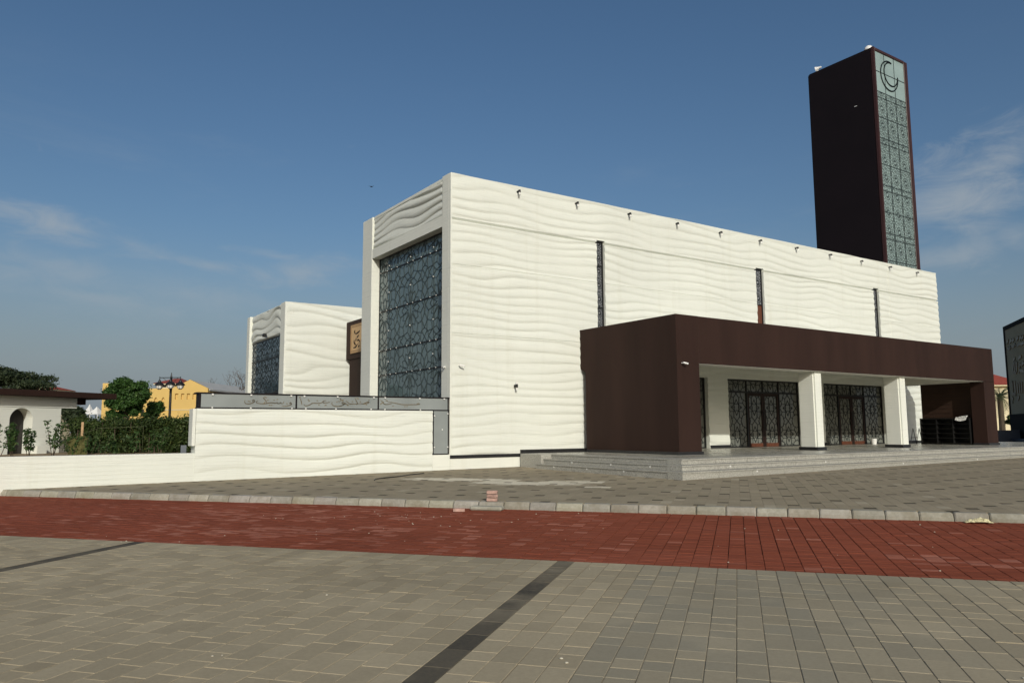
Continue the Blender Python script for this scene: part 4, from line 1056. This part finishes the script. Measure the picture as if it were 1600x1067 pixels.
def facade(name, mt, parent, D, r0, r1, z0, z1, holes, back=.2):
    O = FR(D, r0); hs = [(a-r0, b-r0, c-z0, d-z0) for a, b, c, d in holes]
    return relief(name, mt, parent, (O.x, O.y, z0), dirXY(90), EZ, -dirXY(0), np.linspace(0, r1-r0, 12), np.linspace(0, z1-z0, 8), lambda u, v: u*0, hs, back)
def yellow_building():
    D = 70; k = D/1192.8; rx = lambda px: (px-800)*k; O = FR(D, rx(240))
    t = empty('yellow_building', 'ochre yellow building with blind arches and gabled end behind the trees', 'building', loc=(O.x, O.y, .3))
    F = LF((0, 0, 0), dirXY(90), dirXY(0)); zz = lambda y: 1.6+(672.6-y)*k
    holes = []
    for a, b_ in ((241.5, 246.5), (253, 258)):
        holes.append((rx(a), rx(b_), zz(645), zz(623)))
        holes.append((rx(a+1.2), rx(b_-1.2), zz(623.1), zz(620.7)))
    holes.append((rx(221), rx(226.5), zz(650), zz(639)))
    holes = [(round(a, 3), round(b_, 3), round(c, 3), round(d, 3)) for a, b_, c, d in holes]
    facade('wall', 'yellow', t, D, rx(169), rx(268), .2, zz(606.5), holes, .18)
    facade('wall', 'yellow', t, D, rx(160), rx(169)-.01, .2, zz(598), [], .18)
    h2 = [(round(rx(a), 3), round(rx(a+5), 3), round(zz(624), 3), round(zz(615), 3)) for a in (274, 283.5, 292.5, 301.5)]
    facade('wall', 'yellow', t, D-.05, rx(268)+.01, rx(325), .2, zz(607), h2, .18)
    def lp(name, mt, f): b = MB(); f(b); return F.x(b).build(name, mt, t)
    lp('gable', 'yellow', lambda b: b.prism([(rx(268)+.01, D-.05, zz(607)), (rx(325), D-.05, zz(607)), (rx(296.3), D-.05, zz(593.2))], (0, .35, 0)))
    lp('roof', 'grey_roof', lambda b: (b.prism([(rx(296.3), D+.3, zz(593.2)-.05), (rx(326), D+.3, zz(607)-.05), (rx(326), D+.3, zz(607)-.2), (rx(296.3), D+.3, zz(593.2)-.2)], (.6, 11, 0)), b.prism([(rx(296.3), D+.31, zz(593.2)-.05), (rx(267), D+.31, zz(607)-.05), (rx(267), D+.31, zz(607)-.2), (rx(296.3), D+.31, zz(593.2)-.2)], (.6, 11, 0))))
    lp('niche_back', 'yellow', lambda b: (b.box(rx(232), rx(267), D+.16, D+.3, .3, zz(608)), b.box(rx(269), rx(324), D+.12, D+.3, .3, zz(608))))
    lp('window', 'black', lambda b: b.box(rx(219), rx(229), D+.13, D+.2, zz(652), zz(637)))
    lp('string_course', 'cream', lambda b: (b.box(rx(232), rx(267.5), D-.06, D+.02, zz(640.5), zz(639.6)), b.box(rx(268.3), rx(325), D-.11, D-.04, zz(640.5), zz(639.6))))
    lp('body', 'yellow', lambda b: (b.box(rx(161), rx(267), D+.35, D+11, .2, zz(606.5)-.25), b.box(rx(268.5), rx(324.5), D+.36, D+11, .2, zz(607)-.25)))
yellow_building()
def hip_house(name, label, D, p0, p1, y_eave, y_peak, wall, over=.5, depth=7, wins=(), parent_z=.3):
    k = D/1192.8; rx = lambda px: (px-800)*k; hor = 670.3+(800-(p0+p1)/2)*.00506; zz = lambda y: 1.6+(hor-y)*k
    O = FR(D, rx((p0+p1)/2)); t = empty(name, label, 'house', loc=(O.x, O.y, parent_z)); F = LF((0, 0, 0), dirXY(90), dirXY(0)); a, b_ = rx(p0), rx(p1); ze, zp = zz(y_eave), zz(y_peak)
    def lp(nm, mt, f, par=t): m_ = MB(); f(m_); return F.x(m_).build(nm, mt, par)
    lp('wall', wall, lambda b: b.box(a+over, b_-over, D+over, D+depth, .2, ze))
    w = min((b_-a)*.35, 3)
    def roof(b):
        n = len(b.v); b.v += [(a, D, ze), (b_, D, ze), (b_, D+depth+over, ze), (a, D+depth+over, ze), (a+w, D+depth*.5, zp), (b_-w, D+depth*.5, zp)]
        b.f += [(n, n+1, n+5, n+4), (n+1, n+2, n+5), (n+2, n+3, n+4, n+5), (n+3, n, n+4), (n+3, n+2, n+1, n)]; b.t += [None]*5
    lp('roof', 'tile', roof)
    lp('eave', 'cream', lambda b: b.box(a+.1, b_-.1, D+.1, D+depth+over-.1, ze-.15, ze-.01))
    for px, y0, y1, wd_ in wins: lp('window', 'black', lambda b: b.box(rx(px), rx(px)+wd_, D+over-.03, D+over+.02, zz(y1), zz(y0)))
hip_house('red_roofed_house', 'white house with red hipped roof behind the street lamp', 85, 237, 275, 599, 588.5, 'cream', .4, 7, ((243, 601, 605, .5), (250, 601, 605, .5), (258, 601, 605, .5)))
hip_house('red_roofed_house', 'house with red roof tip showing right of the acacia over the gatehouse', 95, 50, 74, 607.5, 602.5, 'cream', .4, 6)
hip_house('red_roofed_house', 'house with brown-red roofs behind the left end of the glass sign', 92, 322, 372, 616, 603, 'cream', .4, 6)
hip_house('red_roofed_house', 'cream house with red tiled roof between portico and black pylon', 82, 1540, 1610, 601, 578, 'cream', .6, 9)
hip_house('red_roofed_house', 'house whose red roof peak just clears the portico roof at right', 85, 1478, 1530, 548, 538.5, 'cream', .5, 9)
def tents():
    for px, y0, y1, lab in ((141.5, 631, 646, 'taller pointed white tent left of the round tree'), (153, 635, 647, 'lower broad white tent beside the round tree')):
        D = 75; k = D/1192.8; p = FR(D, (px-800)*k); zt = 1.6+(673-y0)*k; zb = 1.6+(673-y1)*k; t = empty('white_tent', lab, 'tent', 'white tents', loc=(p.x, p.y, .3)); w = .45 if px < 150 else .7
        b = MB(); b.lathe((p.x, p.y, zb), [(w*1.3, 0), (w*.75, (zt-zb)*.35), (w*.3, (zt-zb)*.7), (.02, zt-zb)], 4); b.build('canopy', 'cloth', t)
        b = MB()
        for i in range(4): an = math.pi/2*i; b.tube([(p.x+w*1.25*math.cos(an), p.y+w*1.25*math.sin(an), .3), (p.x+w*1.25*math.cos(an), p.y+w*1.25*math.sin(an), zb)], .04, 5)
        b.build('pole', 'steel', t)
tents()
def street_lamp():
    x, y, z0, z1 = 8.39, 48.58, .4, 5.02
    t = empty('street_lamp', 'black ornamental street lamp with three hanging lanterns before the yellow building', 'street lamp', loc=(x, y, z0))
    b = MB(); b.lathe((x, y, z0), [(.16, 0), (.16, .25), (.10, .4), (.075, .5), (.07, 3.6), (.085, 3.65), (.075, 3.75), (.06, 4.35), (.03, 4.5), (.015, z1-z0)], 12); b.build('pole', 'black', t)
    rv, fv = dirXY(90), dirXY(0)
    for d, ln in ((-rv, .68), (rv, .55), (rv*.35-fv*.9, .55)):
        d = d.normalized(); c = Vector((x, y, 0))+d*ln; a = MB(); za = 4.72
        a.tube([(x, y, za), tuple(c+EZ*za)], .022, 6); a.tube([tuple(Vector((x, y, 4.35))), tuple(Vector((x, y, 4.5))+d*ln*.35), tuple(Vector((x, y, za))+d*ln*.75)], .014, 5); a.tube([tuple(c+EZ*(za+.06)), tuple(c+EZ*4.58)], .02, 6); am = a.build('arm', 'black', t)
        l = MB(); l.lathe((c.x, c.y, 4.27), [(.27, 0), (.27, .03), (.20, .12), (.09, .2), (.07, .27), (.035, .33)], 12); l.build('lantern_cap', 'black', am)
        gl = MB(); gl.lathe((c.x, c.y, 4.04), [(.05, 0), (.13, .04), (.17, .12), (.19, .229)], 12); gl.build('lantern_glass', 'lamp_glass', am)
        ca = MB()
        for i in range(6): an = math.pi/3*i; ca.tube([(c.x+.2*math.cos(an), c.y+.2*math.sin(an), 4.27), (c.x+.18*math.cos(an), c.y+.18*math.sin(an), 4.15), (c.x+.06*math.cos(an), c.y+.06*math.sin(an), 4.02)], .012, 4)
        ca.build('lantern_cage', 'black', am)
street_lamp()
PYLON_STROKES=[[(0.583,5.485),(0.802,5.398),(1.11,5.417),(1.071,5.486)],[(1.352,5.425),(1.765,5.432),(1.9,5.497),(2.054,5.434)],[(2.271,5.397),(2.557,5.415),(2.892,5.427)],[(2.937,5.391),(3.405,5.404)],[(0.589,5.714),(0.797,5.79)],[(1.068,5.68),(1.391,5.758)],[(1.545,5.678),(1.799,5.746)],[(2.355,5.686),(2.546,5.759)],[(2.842,5.633),(3.036,5.735)],[(3.169,5.628),(3.355,5.714)],[(1.111,4.21),(1.456,4.187),(1.787,4.133)],[(1.245,4.265),(1.48,4.662)],[(1.58,4.21),(1.804,4.7)],[(1.87,4.222),(2.043,4.617)],[(2.24,4.134),(2.447,4.461),(2.672,4.474)],[(2.431,4.214),(3.042,4.141)],[(2.823,4.432),(3.122,4.531)],[(1.516,4.787),(1.71,4.85)],[(2.372,4.778),(2.776,4.836)],[(0.798,3.153),(1.157,3.17),(1.373,3.114)],[(0.934,3.211),(0.962,3.707),(0.854,3.745)],[(1.41,3.239),(1.385,3.747)],[(1.806,3.222),(1.811,3.629)],[(2.189,3.189),(2.153,3.641)],[(2.515,3.175),(2.543,3.651)],[(0.696,3.012),(0.854,2.942)],[(1.706,2.881),(1.91,2.999)],[(0.699,2.819),(0.685,2.772)]]
def pylon():
    K = 50/38; O = Vector((41.64*K, 17.80*K, 0)); F = LF(O, -dirXY(20), dirXY(-70))       # u towards the viewer along the face, w out of the face
    zk = lambda z: 1.6+(z-1.6)*K
    t = empty('sign_pylon', 'huge near-black sign pylon with beige lettered board at the right edge', 'sign', loc=(O.x, O.y, .6))
    def lp(name, mt, f): b = MB(); f(b); return F.x(b).build(name, mt, t)
    zt, zr, zb = zk(6.56), zk(6.36), zk(2.2)
    lp('case', 'pylon', lambda b: (b.box(0, 8, -1.1, -.06, .4, zt), b.box(0, 8, -.06, .02, zr, zt), b.box(0, .28, -.06, .02, .4, zr), b.box(.28, 8, -.06, .02, .4, zb), b.box(7.7, 8, -.06, .02, zb, zr)))
    lp('board', 'beige', lambda b: b.box(.281, 7.69, -.058, -.02, zb+.001, zr-.001))
    s = MB()
    for st in PYLON_STROKES: stroke(s, [(u*K, zk(z)) for u, z in st], .14, F.O+F.W*-.02, F.U, EZ, F.W, .05, .0)
    tag(s.build('lettering', 'gold', t), kind='stuff')
    lp('foot', 'grey_wall', lambda b: b.box(-1.1, 8, -1.4, .6, .4, .86))
pylon()
def palm():
    P = FR(62, (1560-800)*62/1192.8); t = empty('palm_tree', 'date palm with drooping fronds between portico and black pylon', 'palm', loc=(P.x, P.y, .5)); rr = random.Random(4)
    b = MB(); b.tube([(P.x, P.y, .4), (P.x+.05, P.y, 2), (P.x, P.y, 4.0)], [.26, .22, .2], 10); b.build('trunk', 'bark', t)
    for i in range(26):
        an = rr.uniform(0, 6.28); el = rr.uniform(-.35, 1.1); f = MB(); ln = rr.uniform(2.0, 2.7); pts = []
        h = Vector((math.cos(an), math.sin(an), 0)); p = Vector((P.x, P.y, 4.0)); e = el
        for k in range(9):
            pts.append(p.copy()); p = p+(h*math.cos(e)+EZ*math.sin(e))*ln/8; e -= .19
        f.tube(pts, [.03-.003*k for k in range(9)], 4); side = Vector((-h.y, h.x, 0))
        f.t = [(.3, 0, 0, 1)]*len(f.f)
        for k in range(1, 9):
            for q in (0, .5):
                a = pts[k-1].lerp(pts[k], q) 
                for sg in (-1, 1):
                    l_ = .42*math.sin(math.pi*(k+.8)/10)+.1; d = (side*sg*.8+(pts[k]-pts[k-1]).normalized()*.7-EZ*.25).normalized(); w = (pts[k]-pts[k-1]).normalized()*.028
                    f.quad(a-w, a+w, a+d*l_+w*.2, a+d*l_-w*.2, (rr.random(), rr.random()*.4, 0, 1))
        f.build('frond', 'palm_leaf', t, tinted=True)
palm()
for px, y, D, lab, sd in ((1575, 655, 58, 'dark leafy shrub beside the left edge of the black pylon', 31), (1555, 684, 54, 'low dark shrub behind the right end of the portico', 32)):
    p = FR(D, (px-800)*D/1192.8); z = 1.6+(666.5-y)*D/1192.8
    tree('garden_shrub', lab, (p.x, p.y, .6), ball((p.x, p.y, z), .45, 8, rr, .45, .8), 900, .10, 'leaf_hedge', .03, (p.x, p.y, z-.2), sd, 'shrub')
p = FR(48, (1562-800)*48/1192.8)
b = MB(); F = LF((p.x, p.y, 0), dirXY(90), dirXY(0)); b.box(-3, 2.5, 0, .3, .4, 1.38); tag(F.x(b).build('garden_wall', 'grey_wall'), 'low blue-grey wall between the portico end and black pylon', 'wall')

# ------------------------------------------------------------------ lamps, cameras and small things
ORD = ('first', 'second', 'third', 'fourth', 'fifth', 'sixth', 'seventh', 'eighth', 'ninth', 'tenth', 'last')
def parapet_lamps():
    proto = None
    for i in range(11):
        x = 14.68+2.6*i; lab = '%s small dark spotlight along the parapet of the long wall, counted from the front corner' % ORD[i]
        e = empty('parapet_spotlight', lab, 'light', 'spotlights along the parapet', loc=(x, YC-.03, 9.80))
        if not proto:
            a = MB(); a.tube([(0, .05, .06), (0, -.07, .08), (0, -.12, .06)], .024, 8); a.tube([(0, .05, .06), (0, -.02, .06)], .036, 8)
            h = MB(); h.tube([(0, -.11, .095), (0, -.125, .0)], [.042, .046], 10)
            g = MB(); g.tube([(0, -.124, .005), (0, -.135, -.08)], [.038, .035], 10)
            proto = [_build(a, 'bracket', 'black', e), _build(h, 'lamp_head', 'black', e), _build(g, 'lamp_glass', 'lamp_glass', e)]
        else:
            for p_ in proto: c = p_.copy(); C.objects.link(c); c.parent = e
parapet_lamps()
def wall_lamp(x, z, lab):
    e = empty('wall_lamp', lab, 'light', 'up-and-down wall lamps', loc=(x, YC-.05, z)); y = -.13
    b = MB(); b.box(-.025, .025, -.08, .04, -.04, .04); b.lathe((0, y, -.06), [(.034, 0), (.038, .02), (.038, .10), (.034, .12)], 12); _build(b, 'lamp_body', 'black', e)
    for s in (-1, 1): g = MB(); g.lathe((0, y, .06 if s > 0 else -.145), [(.032, 0), (.032, .085)], 12); _build(g, 'lamp_glass', 'lamp_glass', e)
wall_lamp(14.5, 3.05, 'black and white wall lamp on the rippled wall left of the portico')
wall_lamp(40.4, 3.0, 'wall lamp on the sunlit white wall seen past the shoe rack')
def cctv(P, d, lab, par=None):
    e = empty('security_camera', lab, 'camera', 'white security cameras', loc=P); d = Vector(d).normalized()
    b = MB(); b.tube([(0, 0, 0), tuple(Vector((0, -.06, 0)))] if abs(d.y) > 2 else [(0, 0, 0), tuple(d*.02-EY*.10)], .02, 8); _build(b, 'bracket', 'whiteplastic', e)
    c = d*.02-EY*.10; h = MB(); h.tube([tuple(c-d*.05), tuple(c+d*.11)], .028, 10); _build(h, 'camera_body', 'whiteplastic', e)
    g = MB(); g.tube([tuple(c+d*.11), tuple(c+d*.118)], .02, 10); _build(g, 'camera_lens', 'black', e)
cctv((12.33, YC-.05, 3.66), (.9, -.4, -.25), 'white security camera on the long wall just right of the front corner')
cctv((XC-.02, 21.9, 3.62), (-.9, -.5, -.2), 'white security camera on the front face beside the tall window')
cctv((17.6, PYF-.01, 3.62), (.8, -.5, -.25), 'white security camera on the brown portico left of its opening')

def shoe_rack():
    t = empty('shoe_rack', 'wide black open shoe rack inside the right end of the portico', 'shelf', loc=(36.9, 18.5, ZF)); x0, x1, y0, y1 = 36.84, 37.28, 17.45, 19.72
    h = 1.98
    for y in (y0, y0+.745, y0+1.49, y1-.03): part('upright', 'black', t, (x0, x1, y, y+.03, ZF+.002, h))
    for k in range(6): part('shelf', 'black', t, (x0+.01, x1-.01, y0+.032, y1-.032, ZF+.06+k*.222, ZF+.08+k*.222))
    part('top', 'black', t, (x0-.01, x1, y0-.01, y1+.01, h+.001, h+.03)); part('back', 'black', t, (x1-.009, x1, y0+.032, y1-.032, ZF+.09, h-.005))
    b = MB(); rr = random.Random(6); P = {}; n = 8
    for i in range(n):
        for j in range(n):
            u, v = i/(n-1), j/(n-1); x = 36.98-.22*u; z = h+.04+(.05*math.sin(u*5+v*4)+.04) if u < .45 else h+.06-(u-.45)*.35*(1-.8*abs(v-.5)); P[i, j] = (x-(.0 if u < .45 else .02), 17.55+.5*v+.03*rr.random(), z)
    for i in range(n-1):
        for j in range(n-1): b.quad(P[i, j], P[i+1, j], P[i+1, j+1], P[i, j+1])
    o = b.build('cloth', 'cloth', smooth=True); o.modifiers.new('thick', 'SOLIDIFY').thickness = .008; tag(o, 'white cloth hanging over the top of the black shoe rack', 'cloth')
    e = empty('folding_stand', 'thin black folding stand beside the left end of the shoe rack', 'stand', loc=(37.2, 20.2, ZF)); b = MB()
    for yy in (20.0, 20.3): b.tube([(36.95, yy, ZF), (37.25, yy, 1.55)], .014, 6); b.tube([(37.5, yy, ZF), (37.25, yy, 1.55)], .014, 6)
    b.tube([(37.05, 20.0, 1.1), (37.05, 20.3, 1.1)], .012, 6); b.build('frame', 'black', e)
    e = empty('bucket', 'small white bucket on the portico floor by the right-hand doors', 'bucket', loc=(35.25, 21.15, ZF)); b = MB(); b.lathe((35.25, 21.15, ZF), [(.11, 0), (.135, .26), (.14, .27), (.125, .27), (.10, .05)], 14); b.build('tub', 'whiteplastic', e)
    b = MB(); b.tube([(35.25+.135*math.cos(a), 21.13-.03*math.sin(a), ZF+.26-.1*math.sin(a)) for a in [math.pi*i/8 for i in range(9)]], .005, 5); b.build('bucket_handle', 'steel', e)
shoe_rack()
def loose(name, label, cat, s, n, z, dims, rot, mt, group=None, bev=.006):
    a, b_, c = dims; b = MB(); b.box(-a/2, a/2, -b_/2, b_/2, 0, c, bev=bev); o = _build(b, name, mt, None); o.location = rd(s, n, z); o.rotation_euler = (0, 0, rot); return tag(o, label, cat, group)
A0 = math.atan2(LD.y, LD.x)
M['pinkbrick'] = mat('dusty_red_brick', (.44, .29, .24), .9, .15, .25, 14, (60, .3, .004))
for i, (dz, r, lab) in enumerate(((0, .10, 'bottom brick of the small pink brick stack on the kerb'), (.068, -.32, 'middle brick of the small pink brick stack on the kerb'), (.136, .12, 'top brick of the small pink brick stack on the kerb'))):
    loose('brick', lab, 'brick', -4.49, 13.93, KH+.004+dz, (.20, .10, .06), A0+r, 'pinkbrick', 'stacked bricks')
loose('brick', 'single loose pink brick lying on the red road by the kerb', 'brick', -4.93, 13.32, -.002, (.21, .11, .06), A0+.35, 'pinkbrick')
o = loose('kerb_block', 'loose pale concrete block lying against the kerb below the brick stack', 'block', -4.5, 13.66, -.004, (.62, .22, .075), A0-.03, 'kerb', None, .03); o.color = (.95, .95, .9, 1)
def rag():
    b = MB(); rr = random.Random(8); n = 12; P = {}
    for i in range(n):
        for j in range(n): u, v = i/(n-1)-.5, j/(n-1)-.5; P[i, j] = rd(3.55+u*.36+rr.uniform(-.02, .02), 13.70+v*.16, .01+max(0, .07*(1-4*u*u)*(1-3*v*v))*rr.uniform(.3, 1.2))
    for i in range(n-1):
        for j in range(n-1): b.quad(P[i, j], P[i+1, j], P[i+1, j+1], P[i, j+1])
    o = b.build('rag', 'rag'); o.modifiers.new('thick', 'SOLIDIFY').thickness = .006; tag(o, 'crumpled yellow and white rag lying against the kerb at right', 'litter')
rag()
def cable():
    pts = [(8.2, 18.62), (8.35, 18.95), (8.75, 19.28), (9.3, 19.5), (9.9, 20.0), (10.5, 20.3)]
    b = MB(); b.tube([(x, y, gz(x, y)+.015) for x, y in pts], .015, 6); tag(b.build('cable', 'black'), 'thin dark cable lying on the plaza in front of the sign wall', 'cable')
cable()
def crumbs():
    b = MB(); rr = random.Random(12)
    for i in range(95):
        s, n = rr.uniform(-9, 5), rr.uniform(3.6, 13.6)
        if i < 30: s, n = rr.gauss(-5.2, .9), rr.gauss(12.2, .7)
        if n > 13.7: continue
        k = rr.uniform(.004, .012); p = rd(s, n, .001)
        bm = bmesh.new(); bmesh.ops.create_icosphere(bm, subdivisions=1, radius=k)
        for v in bm.verts: v.co = (p.x+v.co.x*rr.uniform(.7, 1.8), p.y+v.co.y*rr.uniform(.7, 1.4), p.z+k*.4+v.co.z*.6)
        b.addbm(bm)
    tag(b.build('grit', 'litter'), 'small pale crumbs of mortar and litter scattered on the paving', 'litter', kind='stuff')
crumbs()
def bird():
    b = MB(); c = Vector((24.04, 56.13, 21.15)); r = dirXY(90)
    b.tube([tuple(c-dirXY(40)*.14), tuple(c), tuple(c+dirXY(40)*.14)], [.01, .05, .015], 6)
    for s in (-1, 1): b.quad(tuple(c-dirXY(0)*.04), tuple(c+dirXY(0)*.05), tuple(c+r*s*.22+EZ*.06+dirXY(0)*.02), tuple(c+r*s*.22+EZ*.06-dirXY(0)*.03))
    tag(b.build('bird', 'black'), 'tiny dark bird flying left of the main hall', 'bird')
bird()
